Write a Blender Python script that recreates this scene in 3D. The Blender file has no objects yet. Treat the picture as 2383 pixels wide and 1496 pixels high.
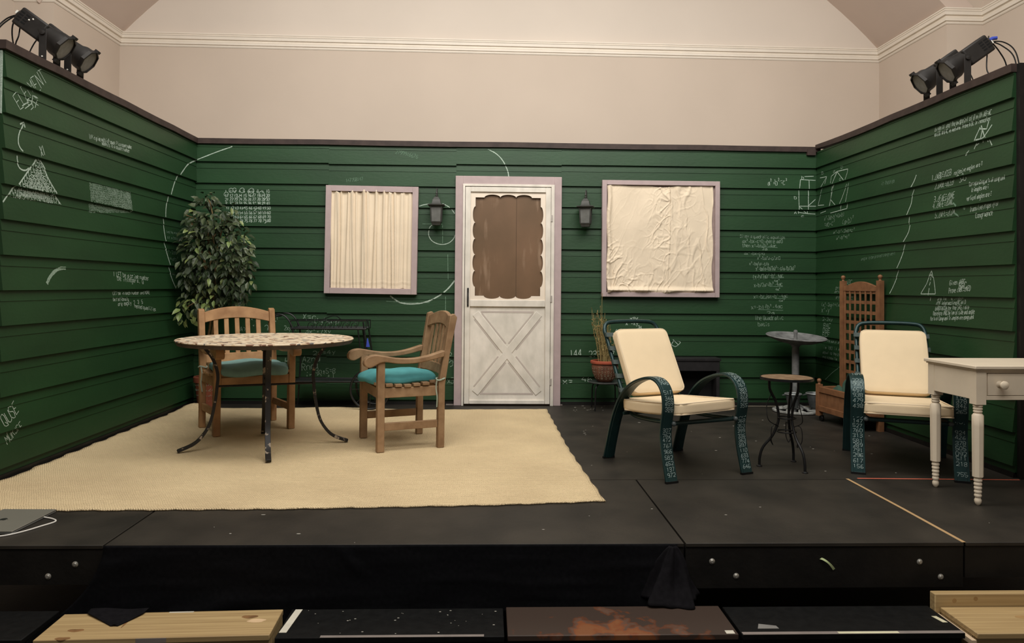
import bpy, bmesh, math, random
from mathutils import Vector, Matrix
S = bpy.context.scene
COL = S.collection
R = math.radians
rnd = random.Random(7)

# ------------------------------------------------------------------ camera
FPX, CX, CY = 1720.0, 1191.5, 640.0
CAMP = Vector((-.0759, -6.8337, 1.0907)); YAW, PIT, ROL = .0327, .0155, .0082
Fv = Vector((math.sin(YAW)*math.cos(PIT), math.cos(YAW)*math.cos(PIT), math.sin(PIT)))
r0 = Vector((math.cos(YAW), -math.sin(YAW), 0)); u0 = r0.cross(Fv)
Rv = r0*math.cos(ROL) + u0*math.sin(ROL); Uv = -r0*math.sin(ROL) + u0*math.cos(ROL)
cd = bpy.data.cameras.new('camera'); cam = bpy.data.objects.new('camera', cd); COL.objects.link(cam)
M = Matrix((Rv, Uv, -Fv)).transposed().to_4x4(); M.translation = CAMP; cam.matrix_world = M
cd.sensor_width = 36; cd.lens = FPX/2383*36; cd.shift_y = -(748-CY)/2383; cd.clip_end = 100
S.camera = cam

def ray(px, py): return Fv + Rv*((px-CX)/FPX) - Uv*((py-CY)/FPX)
def on(px, py, ax, v):
    """the point of the plane axis=v that the photograph shows at this pixel"""
    d = ray(px, py); return CAMP + d*((v-CAMP[ax])/d[ax])

# ------------------------------------------------------------------ world, lights, exposure
S.view_settings.view_transform = 'Standard'; S.view_settings.look = 'None'
S.view_settings.gamma = 1; S.view_settings.exposure = 0.0
try: S.view_settings.use_curve_mapping = False
except Exception: pass
W = bpy.data.worlds.new('world'); S.world = W; W.use_nodes = True
bg = W.node_tree.nodes['Background']; bg.inputs[0].default_value = (1.0, .96, .92, 1); bg.inputs[1].default_value = .14
def area(name, loc, target, sx, sy, power, col):
    l = bpy.data.lights.new(name, 'AREA'); l.shape = 'RECTANGLE'; l.size = sx; l.size_y = sy
    l.energy = power; l.color = col
    o = bpy.data.objects.new(name, l); COL.objects.link(o); o.location = loc
    o.rotation_euler = (Vector(target)-Vector(loc)).to_track_quat('-Z', 'Y').to_euler()
    return o
area('hall_ceiling_light', (.3, -6.2, 4.9), (.2, -.6, .6), 5.0, 1.6, 158, (1, .97, .92))
area('rear_wall_fill', (.1, -1.6, 4.0), (.1, 1.5, 2.9), 6.5, .5, 78, (1, .97, .92))  # unseen fill added to brighten the hall's rear wall
area('hall_stage_light', (.2, -3.2, 4.7), (.2, -1.3, 0), 5.0, 1.4, 170, (1, .965, .90))

# ------------------------------------------------------------------ materials
MATS = {}
def mat(name, col, rough=.6, var=.12, scale=12, metal=0, bump=0, bscale=60, spec=.4, stretch=(1,1,1), col2=None, coat=0):
    if name in MATS: return MATS[name]
    m = bpy.data.materials.new(name); m.use_nodes = True; nt = m.node_tree; N = nt.nodes; L = nt.links
    b = N['Principled BSDF']; b.inputs['Roughness'].default_value = rough; b.inputs['Metallic'].default_value = metal
    b.inputs['Specular IOR Level'].default_value = spec
    if coat: b.inputs['Coat Weight'].default_value = coat
    tc = N.new('ShaderNodeTexCoord'); mp = N.new('ShaderNodeMapping'); mp.inputs['Scale'].default_value = stretch
    L.new(tc.outputs['Object'], mp.inputs[0])
    nz = N.new('ShaderNodeTexNoise'); nz.inputs['Scale'].default_value = scale; nz.inputs['Detail'].default_value = 6
    L.new(mp.outputs[0], nz.inputs[0])
    rp = N.new('ShaderNodeValToRGB'); rp.color_ramp.elements[0].position = .32; rp.color_ramp.elements[1].position = .7
    c2 = col2 or tuple(min(1, c*(1+var)) for c in col); c1 = tuple(c*(1-var) for c in col) if not col2 else col
    rp.color_ramp.elements[0].color = (*c1, 1); rp.color_ramp.elements[1].color = (*c2, 1)
    L.new(nz.outputs[0], rp.inputs[0]); L.new(rp.outputs[0], b.inputs['Base Color'])
    if bump:
        n2 = N.new('ShaderNodeTexNoise'); n2.inputs['Scale'].default_value = bscale; n2.inputs['Detail'].default_value = 4
        L.new(mp.outputs[0], n2.inputs[0]); bp = N.new('ShaderNodeBump'); bp.inputs['Strength'].default_value = bump
        bp.inputs['Distance'].default_value = .01; L.new(n2.outputs[0], bp.inputs['Height']); L.new(bp.outputs[0], b.inputs['Normal'])
    MATS[name] = m; return m
def nodes(m): return m.node_tree.nodes, m.node_tree.links, m.node_tree.nodes['Principled BSDF']

hallwall = mat('hall_wall_paint', (.57, .475, .39), .75, .03, 1.2, spec=.2)
cream = mat('lunette_cream', (.645, .565, .485), .75, .03, 1.0, spec=.2)  # lunette tone, paler than the hall wall below
whitetrim = mat('white_moulding_paint', (.76, .68, .58), .5, .03, 6)
green = mat('green_siding_paint', (.0120, .0435, .0142), .48, .16, 2.2, bump=.10, bscale=30, spec=.28, stretch=(.6, .6, 1.6))
blackwood = mat('black_painted_wood', (.0085, .0072, .006), .55, .3, 9, bump=.12, bscale=50, spec=.3)
browncap = mat('brown_black_timber', (.040, .026, .022), .6, .25, 14, spec=.3)
mauve = mat('mauve_trim_paint', (.40, .31, .305), .6, .06, 14, bump=.05)
doorwhite = mat('worn_white_door_paint', (.57, .53, .46), .5, .1, 9, bump=.06, col2=(.76, .70, .62), stretch=(1, 1, .6))
deckm = mat('scuffed_black_deck_paint', (.015, .0125, .0095), .55, .3, 3.5, col2=(.034, .028, .021), bump=.08, bscale=40, spec=.35)
blackcloth = mat('black_stage_cloth', (.0065, .0065, .0075), .95, .2, 60, spec=.05)
chalk = mat('chalk', (.36, .44, .37), .95, .3, 140, spec=.05)
chalkfaint = mat('faint_chalk', (.13, .21, .145), .95, .3, 140, spec=.05)
chalkwhite = mat('bright_chalk', (.56, .60, .54), .95, .2, 140, spec=.05)
teak = mat('weathered_teak', (.27, .135, .055), .6, .2, 9, col2=(.46, .26, .12), stretch=(1, 1, 1), bump=.08, bscale=80)
teak2 = mat('teak_grey_patina', (.21, .120, .058), .65, .2, 10, col2=(.36, .225, .12), bump=.08, bscale=80)
cedar = mat('reddish_cedar', (.155, .066, .028), .6, .2, 14, col2=(.25, .115, .050), bump=.06)
pine = mat('raw_pine', (.34, .225, .10), .55, .1, 5, col2=(.50, .355, .17), stretch=(.35, 16, 16), bump=.05)
blackiron = mat('black_iron', (.010, .010, .010), .45, .3, 40, metal=.4)
lampblack = mat('charcoal_lamp_housing', (.020, .017, .015), .5, .2, 20, metal=.2)
lensm = mat('grey_lens', (.22, .21, .19), .5, .15, 30)
lantm = mat('dark_bronze_lantern', (.045, .045, .040), .5, .2, 20, metal=.3)
creamcloth = mat('cream_canvas', (.78, .62, .41), .85, .03, 8, bump=.04, bscale=200, spec=.1)
curtm = mat('cream_curtain', (.74, .62, .47), .85, .04, 6, bump=.03, bscale=120, spec=.1)
tealm = mat('teal_cushion_cloth', (.085, .30, .31), .85, .12, 10, bump=.06, bscale=160, spec=.1)
tealg = mat('grey_teal_cushion_cloth', (.20, .34, .32), .85, .12, 10, bump=.06, bscale=160, spec=.1)
framegreen = mat('dark_green_metal', (.010, .036, .036), .35, .15, 20, metal=.3, spec=.5)
terra = mat('terracotta', (.20, .052, .024), .8, .2, 20, bump=.08)
stone = mat('grey_cast_stone', (.17, .17, .165), .85, .4, 14, bump=.2)
galv = mat('grey_metal_pail', (.14, .15, .15), .4, .3, 18, metal=.5)
deskm = mat('cream_painted_wood', (.74, .63, .48), .45, .04, 8, bump=.03)
steel = mat('bolt_steel', (.45, .43, .38), .4, .2, 40, metal=.6)
plywood = mat('brown_plywood_panel', (.095, .057, .027), .5, .2, 2.2, col2=(.175, .098, .052), stretch=(1, 1, .8))
N_, L_, b_ = nodes(plywood)
tc_ = N_.new('ShaderNodeTexCoord'); mp_ = N_.new('ShaderNodeMapping'); mp_.inputs['Scale'].default_value = (9, 9, 1.6); L_.new(tc_.outputs['Object'], mp_.inputs[0])
nz_ = N_.new('ShaderNodeTexNoise'); nz_.inputs['Scale'].default_value = 1.6; nz_.inputs['Detail'].default_value = 8; L_.new(mp_.outputs[0], nz_.inputs[0])
rp_ = N_.new('ShaderNodeValToRGB'); rp_.color_ramp.elements[0].position = .60; rp_.color_ramp.elements[0].color = (0, 0, 0, 1); rp_.color_ramp.elements[1].position = .72; rp_.color_ramp.elements[1].color = (.55, .55, .55, 1); L_.new(nz_.outputs[0], rp_.inputs[0])
mx_ = N_.new('ShaderNodeMix'); mx_.data_type = 'RGBA'; src_ = b_.inputs['Base Color'].links[0].from_socket
L_.new(rp_.outputs[0], mx_.inputs[0]); L_.new(src_, mx_.inputs[6]); mx_.inputs[7].default_value = (.30, .20, .13, 1); L_.new(mx_.outputs[2], b_.inputs['Base Color'])
tan = mat('tan_tape', (.45, .29, .14), .7, .05)
pink = mat('red_tape', (.75, .16, .09), .7, .05)
paletape = mat('pale_tape', (.52, .47, .38), .7, .08)
mauvetape = mat('greyish_tape', (.22, .185, .165), .7, .1)
whitem = mat('white_plastic', (.75, .72, .66), .4, .02)
bluem = mat('blue_plastic', (.04, .07, .42), .5, .1)
aluminium = mat('grey_aluminium', (.22, .21, .175), .45, .03, 5, metal=.3)

# ------------------------------------------------------------------ mesh helpers
def crom(pts, n=6, closed=False):
    P = [Vector(p) for p in pts]; out = []; m = len(P)
    rng = range(m if closed else m-1)
    for i in rng:
        a = P[(i-1) % m] if (closed or i > 0) else P[i]*2-P[i+1]
        b = P[i]; c = P[(i+1) % m]; d = P[(i+2) % m] if (closed or i+2 < m) else c*2-b
        for k in range(n):
            t = k/n
            out.append(.5*((2*b)+(c-a)*t+(2*a-5*b+4*c-d)*t*t+(3*b-a-3*c+d)*t**3))
    if not closed: out.append(P[-1])
    return out
class MB:
    def __init__(s): s.b = bmesh.new()
    def box(s, x0, x1, y0, y1, z0, z1, M=None):
        vs = [s.b.verts.new(Vector(p) if M is None else M @ Vector(p)) for p in
              ((x0,y0,z0),(x1,y0,z0),(x1,y1,z0),(x0,y1,z0),(x0,y0,z1),(x1,y0,z1),(x1,y1,z1),(x0,y1,z1))]
        for f in ((0,3,2,1),(4,5,6,7),(0,1,5,4),(1,2,6,5),(2,3,7,6),(3,0,4,7)): s.b.faces.new([vs[i] for i in f])
        return s
    def rings(s, rings, cap=True, closed=False):
        V = [[s.b.verts.new(p) for p in r] for r in rings]; n = len(V[0]); m = len(V)
        for i in range(m if closed else m-1):
            a, b = V[i], V[(i+1) % m]
            for j in range(n):
                try: s.b.faces.new((a[j], a[(j+1) % n], b[(j+1) % n], b[j]))
                except ValueError: pass
        if cap and not closed:
            s.b.faces.new(V[0][::-1]); s.b.faces.new(V[-1])
        return s
    def tube(s, path, r, n=8, closed=False, rr=None):
        P = [Vector(p) for p in path]; m = len(P); rings = []; up = None
        for i in range(m):
            if closed: t = P[(i+1) % m]-P[i-1]
            else: t = P[min(i+1, m-1)]-P[max(i-1, 0)]
            t.normalize()
            if up is None:
                up = Vector((0,0,1)) if abs(t.z) < .9 else Vector((1,0,0))
            up = (up - t*up.dot(t)).normalized(); sd = t.cross(up)
            q = r if rr is None else rr[i]
            rings.append([P[i]+up*math.cos(a)*q+sd*math.sin(a)*q for a in [2*math.pi*k/n for k in range(n)]])
        return s.rings(rings, True, closed)
    def strip(s, path, side, w, h, prof=None):
        """sweep a flat section (width w along 'side', thickness h) along a path"""
        P = [Vector(p) for p in path]; m = len(P); side = Vector(side).normalized(); rings = []
        pr = prof or [(-.5,-.5),(.5,-.5),(.5,.5),(-.5,.5)]
        for i in range(m):
            t = (P[min(i+1, m-1)]-P[max(i-1, 0)]).normalized(); nr = side.cross(t).normalized()
            rings.append([P[i]+side*(a*w)+nr*(b*h) for a, b in pr])
        return s.rings(rings)
    def lathe(s, prof, c=(0,0,0), n=24, M=None, cap=True):
        c = Vector(c); rings = []
        for r, z in prof:
            rg = [Vector((r*math.cos(2*math.pi*k/n), r*math.sin(2*math.pi*k/n), z)) for k in range(n)]
            rings.append([(M @ p if M else p)+c for p in rg])
        return s.rings(rings, cap)
    def prism(s, poly, d0, d1, f):
        """poly of 2D points extruded between d0 and d1; f(u,v,d)->point"""
        a = [s.b.verts.new(f(u, v, d0)) for u, v in poly]; b = [s.b.verts.new(f(u, v, d1)) for u, v in poly]; n = len(a)
        s.b.faces.new(a[::-1]); s.b.faces.new(b)
        for i in range(n): s.b.faces.new((a[i], a[(i+1) % n], b[(i+1) % n], b[i]))
        return s
    def grid(s, nu, nv, f):
        V = [[s.b.verts.new(f(i/nu, j/nv)) for j in range(nv+1)] for i in range(nu+1)]
        for i in range(nu):
            for j in range(nv): s.b.faces.new((V[i][j], V[i+1][j], V[i+1][j+1], V[i][j+1]))
        return s
    def ball(s, c, r, n=12, sz=1):
        pr = [(max(1e-4, r*math.sin(math.pi*k/8)), -r*sz*math.cos(math.pi*k/8)) for k in range(9)]
        return s.lathe(pr, c, n)
    def build(s, name, m, parent=None, smooth=False, bevel=0, seg=2, solid=0, angle=40, label=None):
        bmesh.ops.recalc_face_normals(s.b, faces=s.b.faces)
        me = bpy.data.meshes.new(name); s.b.to_mesh(me); s.b.free()
        o = bpy.data.objects.new(name, me); COL.objects.link(o)
        for k in (m if isinstance(m, (list, tuple)) else [m]): me.materials.append(k)
        if solid:
            md = o.modifiers.new('solid', 'SOLIDIFY'); md.thickness = solid; md.offset = 0
        if bevel:
            md = o.modifiers.new('bevel', 'BEVEL'); md.width = bevel; md.segments = seg; md.limit_method = 'ANGLE'; md.angle_limit = R(35)
        if smooth or bevel:
            for p in me.polygons: p.use_smooth = True
            try: me.set_sharp_from_angle(angle=R(angle))
            except Exception: pass
        if parent: o.parent = parent
        if label: o['label'] = label
        return o
def thing(name, label, cat, loc=(0,0,0), rz=0, group=None):
    o = bpy.data.objects.new(name, None); COL.objects.link(o); o.empty_display_size = .1
    o.location = loc; o.rotation_euler = (0,0,rz); o['label'] = label; o['category'] = cat
    if group: o['group'] = group
    return o
def tag(o, label, cat, group=None):
    o['label'] = label; o['category'] = cat
    if group: o['group'] = group
    return o
def struct(o, label=None, cat=None):
    o['kind'] = 'structure'
    if label: o['label'] = label
    if cat: o['category'] = cat
    return o
def kids(o): return [c for c in bpy.data.objects if c.parent == o]
def dup(root, loc, rz, label):
    def cp(o, par):
        c = o.copy(); COL.objects.link(c)
        if par: c.parent = par
        for ch in kids(o): cp(ch, c)
        return c
    r = cp(root, None); r.location = loc; r.rotation_euler = (0,0,rz); r['label'] = label; return r

# ------------------------------------------------------------------ the setting
XL, XR, YL, YR, HS, HC = -2.75, 3.004, -2.69, -2.61, 2.378, 2.424
PER, Z0 = .196, .067
def prof(z, dz=0):
    t = ((z-Z0-dz) % PER)/PER
    if t < .689: return .0225-.0160*t/.689
    return .0105-.0095*(t-.689)/.311
def siding_levels(dz, top, bot=.022):
    L = [bot]; k = -1
    while True:
        zb = Z0+dz+PER*k; zm = zb+PER*.689; k += 1
        for z in (zb-.0004, zb+.0004, zm-.0004, zm+.0004):
            if bot < z < top: L.append(z)
        if zb > top: break
    return L+[top]
def siding(mb, f, u0, u1, dz, top=HS, nseg=1):
    L = siding_levels(dz, top)
    V = []
    for i in range(nseg+1):
        u = u0+(u1-u0)*i/nseg
        V.append([mb.b.verts.new(f(u, z, prof(z, dz))) for z in L])
    for i in range(nseg):
        for j in range(len(L)-1): mb.b.faces.new((V[i][j], V[i+1][j], V[i+1][j+1], V[i][j+1]))
    # end grain of the boards, seen at panel joints
    for col, uu in ((V[0], u0), (V[-1], u1)):
        bk = [mb.b.verts.new(f(uu, z, -.02)) for z in L]
        for j in range(len(L)-1): mb.b.faces.new((col[j], col[j+1], bk[j+1], bk[j]))
fb = lambda u, z, o: Vector((u, .006-o, z))            # back wall
fl = lambda u, z, o: Vector((XL-.006+o, u, z))         # left wall
fr = lambda u, z, o: Vector((XR+.006-o, u, z))         # right wall
mb = MB()
for u0, u1, dz in ((XL, -1.545, -.012), (-1.545, -.375, -.021), (-.375, .6, -.006), (.6, 1.0, 0), (1.0, XR, .001)): siding(mb, fb, u0, u1, dz)
wall_back = struct(mb.build('wall_back', green), 'green clapboard stage wall at the back with door and two windows')
mb = MB(); siding(mb, fl, YL, 0, 0, nseg=6)
wall_left = struct(mb.build('wall_left', green), 'green clapboard stage wall on the left covered in chalk sums')
mb = MB(); siding(mb, fr, YR, 0, .002, nseg=6)
wall_right = struct(mb.build('wall_right', green), 'green clapboard stage wall on the right covered in chalk proofs')
DZB = lambda u: -.012 if u < -1.545 else -.021 if u < -.375 else -.006 if u < .6 else 0
# framing behind the flats and the dark caps on top
mb = MB(); mb.box(XL-.1, XR+.1, .03, .10, 0, HS); struct(mb.build('wall_back_framing', blackwood, wall_back))
mb = MB(); mb.box(XL-.10, XL-.03, YL, .03, 0, HS); struct(mb.build('wall_left_framing', blackwood, wall_left))
mb = MB(); mb.box(XR+.03, XR+.10, YR, .03, 0, HS-.03); mb.box(XR+.012, XR+.34, YR-.03, YR, .0, HC-.003); struct(mb.build('wall_right_framing', blackwood, wall_right), 'black end return of the right wall')
def jag(mb, f, u0, u1, z0, z1, n=10, o0=-.10, o1=.028):
    rings = []
    for i in range(n+1):
        u = u0+(u1-u0)*i/n; d = .003*math.sin(i*2.1+u0)
        a = z0(u)+d; b = z1(u)+d*.6
        rings.append([f(u, a, o0), f(u, a, o1), f(u, b, o1), f(u, b, o0)])
    mb.rings(rings)
mb = MB(); jag(mb, fb, XL-.02, XR+.03, lambda u: HS-.002, lambda u: HC); struct(mb.build('trim_1', browncap))
mb = MB(); jag(mb, fl, YL-.02, .0, lambda u: HS-.002, lambda u: HC); struct(mb.build('trim_2', browncap))
lift = lambda u: .030*max(0, 1-abs(u)/.55)
mb = MB(); jag(mb, fr, YR-.005, -.02, lambda u: HS-.002+lift(u), lambda u: HC+lift(u)*.6); struct(mb.build('trim_3', browncap))
mb = MB(); mb.box(XR-.10, XR-.02, -.03, .02, HS-.035, HS+.02); mb.build('corner_block', browncap, wall_right)
# pale stripped edge at the near end of the left wall, kick strips
mb = MB(); mb.box(XL-.03, XL-.006, YL-.008, YL-.001, 2.02, HS-.01); mb.build('end_batten', chalk, wall_left, label='pale unpainted edge strip')
mb = MB(); mb.box(XL, XR, -.006, .01, 0, .03); struct(mb.build('baseboard_back', blackwood))
mb = MB(); mb.box(XL-.01, XL+.012, YL, 0, 0, .03); struct(mb.build('baseboard_left', blackwood))
mb = MB(); mb.box(XR-.012, XR+.01, YR, 0, 0, .03); struct(mb.build('baseboard_right', blackwood))

# hall behind the flats: rear wall, lunette, vault, piers, side walls, moulding
YA, YP, RXL, RXR, PXL, PXR = 1.5, .245, -4.195, 4.409, -4.56, 4.775
ZM0, ZM1 = 3.72, 3.862
def zm(x): return ZM0 + (.018 if x < 0 else -.018)*0
mb = MB(); mb.box(RXL, RXR, YA, YA+.1, -.62, ZM1); struct(mb.build('wall_rear', hallwall), 'plain beige hall wall rising behind the set')
for nm, xx, px, sgn in (('wall_rear_left', RXL, PXL, -1), ('wall_rear_right', RXR, PXR, 1)):
    mb = MB()
    mb.box(min(xx, xx+sgn*.1), max(xx, xx+sgn*.1), YP+.1, YA+.1, -.62, ZM1)
    mb.box(min(xx, px), max(xx, px), YP, YP+.1, -.62, 6.0)
    mb.box(min(px, px+sgn*.1), max(px, px+sgn*.1), -9, YP+.1, -.62, 5.6)
    struct(mb.build(nm, hallwall))
AC, AR = (.105, -.15), 5.87
a0 = math.asin((ZM1-AC[1])/AR); arcp = [(AC[0]+AR*math.cos(a), AC[1]+AR*math.sin(a)) for a in [math.pi-a0-(math.pi-2*a0)*k/48 for k in range(49)]]
mb = MB(); mb.prism([(arcp[0][0]-.3, ZM1-.02)]+arcp[::1]+[(arcp[-1][0]+.3, ZM1-.02)], YA-.002, YA+.08, lambda u, v, d: Vector((u, d, v)))
struct(mb.build('wall_rear_lunette', cream), 'pale cream arched lunette above the moulding')
mb = MB()
rings = [[Vector((x, YA+.05, z)), Vector((x, YP-.02, z)), Vector((x+(x-AC[0])*.03, YP-.02, z+.15)), Vector((x+(x-AC[0])*.03, YA+.05, z+.15))] for x, z in [(arcp[0][0]-.14, arcp[0][1]-.14)]+arcp+[(arcp[-1][0]+.14, arcp[-1][1]-.14)]]
mb.rings(rings); struct(mb.build('ceiling', mat('vault_side_shade', (.60, .485, .41), .75, .03, 1.0, spec=.2), smooth=True), 'curved vault over the alcove')  # darker tone: shade of the down-facing vault put into its colour
CP = [(0, .145), (.062, .145), (.062, .133), (.053, .128), (.053, .120), (.058, .116), (.050, .108), (.046, .080), (.022, .076), (.020, .062), (.034, .048), (.032, .026), (.014, .022), (.014, .010), (.006, .0), (0, 0)]
def mould(name, path, ups):
    """moulding profile swept along a plan path with mitred corners"""
    mb = MB(); rings = []
    n = len(path)
    for i, (x, y) in enumerate(path):
        def nrm(a, b):
            d = Vector((b[0]-a[0], b[1]-a[1])).normalized(); return Vector((d.y, -d.x))
        n1 = nrm(path[i-1], path[i]) if i > 0 else nrm(path[i], path[i+1])
        n2 = nrm(path[i], path[i+1]) if i < n-1 else n1
        m = (n1+n2); m = m/m.dot(n1)
        rings.append([Vector((x+m.x*o, y+m.y*o, ups[i]+z)) for o, z in CP])
    mb.rings(rings); return struct(mb.build(name, whitetrim))
mould('trim_4', [(PXL, -9), (PXL, YP), (RXL, YP), (RXL, YA), (RXR, YA), (RXR, YP), (PXR, YP), (PXR, -9)], [3.737, 3.737, 3.737, 3.737, 3.702, 3.702, 3.702, 3.702])

# ------------------------------------------------------------------ stage decks
YS, YF = -2.644, -3.686
mb = MB(); mb.box(-3.1, 3.6, YS+.003, .1, -.03, 0)
struct(mb.build('floor', deckm), 'black painted stage deck behind the front platforms')
mb = MB(); mb.box(-6, 6.5, -9.5, 2, -.66, -.62); struct(mb.build('floor_hall', blackwood), 'dark hall floor below the stage')
def platform(x0, x1, zb, label, bolts, top=0, lip=.016):
    g = thing('stage_platform', label, 'stage platform', ((x0+x1)/2, YF, zb), 0, None)
    c = (x0+x1)/2
    o = MB().box(x0-c+.0045, x1-c-.0045, 0, YS-YF-.003, -lip-zb, top-zb).build('deck_top', deckm, g, bevel=.002)
    o = MB().box(x0-c+.004, x1-c-.004, .006, .04, 0, -lip-.003-zb).build('fascia_board', blackwood, g)
    MB().box(x0-c+.004, x0-c+.03, .04, YS-YF-.01, .02, -lip-.003-zb).build('side_board', blackwood, g)
    MB().box(x1-c-.03, x1-c-.004, .04, YS-YF-.01, .02, -lip-.003-zb).build('side_board', blackwood, g)
    for px, py in bolts:
        p = on(px, py, 1, YF+.006)
        b = MB(); Mx = Matrix.Rotation(R(90), 4, 'X')
        b.lathe([(.0001, .007), (.006, .007), (.008, .005), (.0125, .002), (.013, 0)], (p.x-c, .006, p.z-zb), 14, Mx)
        b.build('bolt_head', steel, g, smooth=True)
    return g
platform(-4.1, -1.664, -.165, 'black stage platform at the far left, two bolts in its fascia', [(112, 1341), (175, 1313)])
platform(-1.664, .776, -.19, 'wide black stage platform in the centre, front hidden by black cloth', [])
platform(.776, 1.996, -.193, 'narrow black stage platform with four bolts and a pale green tag', [(1657, 1306), (1713, 1340), (2140, 1307), (2189, 1342)])
platform(1.996, 4.2, -.153, 'black stage platform under the cream desk at the far right', [])
# ------------------------------------------------------------------ windows, door
def wbox(mb, px0, py0, px1, py1, y0, y1):
    a = on(px0, py0, 1, y0); b = on(px1, py1, 1, y0)
    return mb.box(a.x, b.x, y0, y1, b.z, a.z)
def window(n, x0, x1, z0, z1, w, label, tilt=0):
    g = bpy.data.objects.new('window_%d' % n, None); COL.objects.link(g); g.location = ((x0+x1)/2, 0, (z0+z1)/2)
    g.rotation_euler = (0, tilt, 0)
    hx, hz = (x1-x0)/2, (z1-z0)/2
    struct(g, label)
    f = MB().box(-hx, -hx+w, -.055, .0, -hz, hz).box(hx-w, hx, -.055, 0, -hz, hz).box(-hx+w, hx-w, -.055, 0, hz-w, hz).box(-hx+w, hx-w, -.055, 0, -hz, -hz+w)
    struct(f.build('window_frame', mauve, g, bevel=.002))
    struct(MB().box(-hx+w-.002, hx-w+.002, -.026, .0, -hz+w-.002, hz-w+.002).build('window_board', mat('window_backing', (.30, .22, .2), .7), g))
    return g
window(1, -1.563, -.722, 1.012, 1.999, .052, 'left window with mauve frame and pleated cream curtain', R(.45))
window(2, .975, 2.071, 1.005, 2.082, .042, 'right window with mauve frame and creased cream sheet')
# pleated curtain
rnd = random.Random(3)
ple = []; x = 0
while x < 1: ple.append(x); x += rnd.uniform(.030, .070)
phs = [rnd.uniform(.4, 1.0) for _ in ple]
def pleat(s, t):
    v = 0
    for c, a in zip(ple, phs):
        d = (s-c-.02*math.sin(c*40)*(1-t))/(.010+.012*((c*37)%1))
        v += a*math.exp(-d*d)
    return v
def cur1(u, v):
    x = -1.513+.757*u; z = 1.952-.905*v
    d = .034*pleat(u, v)*(1-.30*v)+.004*math.sin(u*31+v*3)
    d += .0035*(1 if .915 < v < .930 else 0)-.0025*(.930 <= v < .945)
    z += v**10*(.010*math.sin(u*23)+.006*math.sin(u*51+1))
    return Vector((x+.008*math.sin(u*17+v*2.4)*v, -.031-d*.75, z+(.012*math.sin(u*50)*(1-v)**14)))
o = MB().grid(260, 70, cur1).build('curtain', curtm, smooth=True, solid=.0015)
tag(o, 'cream pleated curtain hanging in the left window frame', 'curtain')
# crumpled sheet
from mathutils import noise
def cur2(u, v):
    x = 1.020+.988*u; z = 2.032-.99*v
    p = Vector((u*4.2, v*2.6, 3.1)); q = Vector((u*11, v*8, 1.7)); w = Vector((u*26, v*19, 5))
    diag = Vector(((u+v*.55)*5.5, (v-u*.4)*1.3, .3))
    def rdg(t, w_):
        k = max(0, 1-abs(noise.noise(t))/w_); return k*k*(3-2*k)
    m = max(.12, min(1, .55+noise.noise(Vector((u*2.3, v*2.2, 9)))*1.6+.8*(v-.35)))*(1 if u < .60 else .35)
    pass
    d = .012*noise.noise(p)
    wx = Vector((u+.03*noise.noise(Vector((u*9, v*9, 2))), v+.03*noise.noise(Vector((u*9, v*9, 4))), 0))
    d += .0055*m*rdg(Vector((wx.x*9, wx.y*6, 1.7)), .13) + .0028*m*rdg(Vector((wx.x*23, wx.y*15, 5)), .17) + .0045*m*rdg(Vector((wx.x*8+wx.y*6, wx.y*5-wx.x*3, 6)), .11)
    d += .004*rdg(Vector(((wx.x+wx.y*.5)*7, (wx.y-wx.x*.4)*2.0, .3)), .10)*(.2+v)*(.3+m) + .0075*rdg(Vector((wx.x*9, wx.y*1.5, 8)), .14)*(u > .60)*(.3+.7*noise.noise(Vector((u*5, v*2, 3)))+.5)
    d += .005*max(0, 1-abs(u-.585-.012*math.sin(v*5))/.010)
    d += .028*math.exp(-((v-.975)/.02)**2)*(1+.4*math.sin(u*23)) + .02*math.exp(-((u-.02)/.02)**2)
    edge = .006*math.sin(u*9)+.004*math.sin(u*21)
    return Vector((x+.006*math.sin(v*14)*(u < .05 or u > .95), -.030-max(0, d+.004)*1.1, z+(edge if v < .02 or v > .98 else 0)))
o = MB().grid(280, 280, cur2).build('curtain', curtm, smooth=True, solid=.0015)
tag(o, 'creased cream sheet stretched over the right window', 'curtain')

# door
door = bpy.data.objects.new('door_1', None); COL.objects.link(door); struct(door, 'white screen door with scalloped opening and crossbuck panel')
DX0, DX1 = -.286, .500
MB().box(-.378, -.309, -.05, 0, 0, 2.104).box(.532, .599, -.05, 0, 0, 2.104).box(-.309, .532, -.05, 0, 2.030, 2.104).build('door_casing', mauve, door, bevel=.002)
MB().box(-.309, -.290, -.062, 0, 0, 2.030).box(.503, .532, -.062, 0, 0, 2.030).box(-.290, .503, -.062, 0, 2.009, 2.030).build('door_jamb', doorwhite, door, bevel=.0015)
MB().box(DX0-.002, DX1, -.031, .0, .0, 2.01).build('plywood_panel', plywood, door)
MB().box(.183, .1845, -.033, -.029, .95, 1.93).build('panel_seam', mat('dark_seam', (.02, .012, .008), .8), door)
leaf = struct(MB().box(DX0, DX0+.048, -.066, -.036, .016, 2.002).box(DX1-.048, DX1, -.066, -.036, .016, 2.002).box(DX0+.048, DX1-.048, -.066, -.036, 1.956, 2.002).box(DX0+.048, DX1-.048, -.066, -.036, .016, .052).build('door_leaf', doorwhite, door, bevel=.004))
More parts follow.
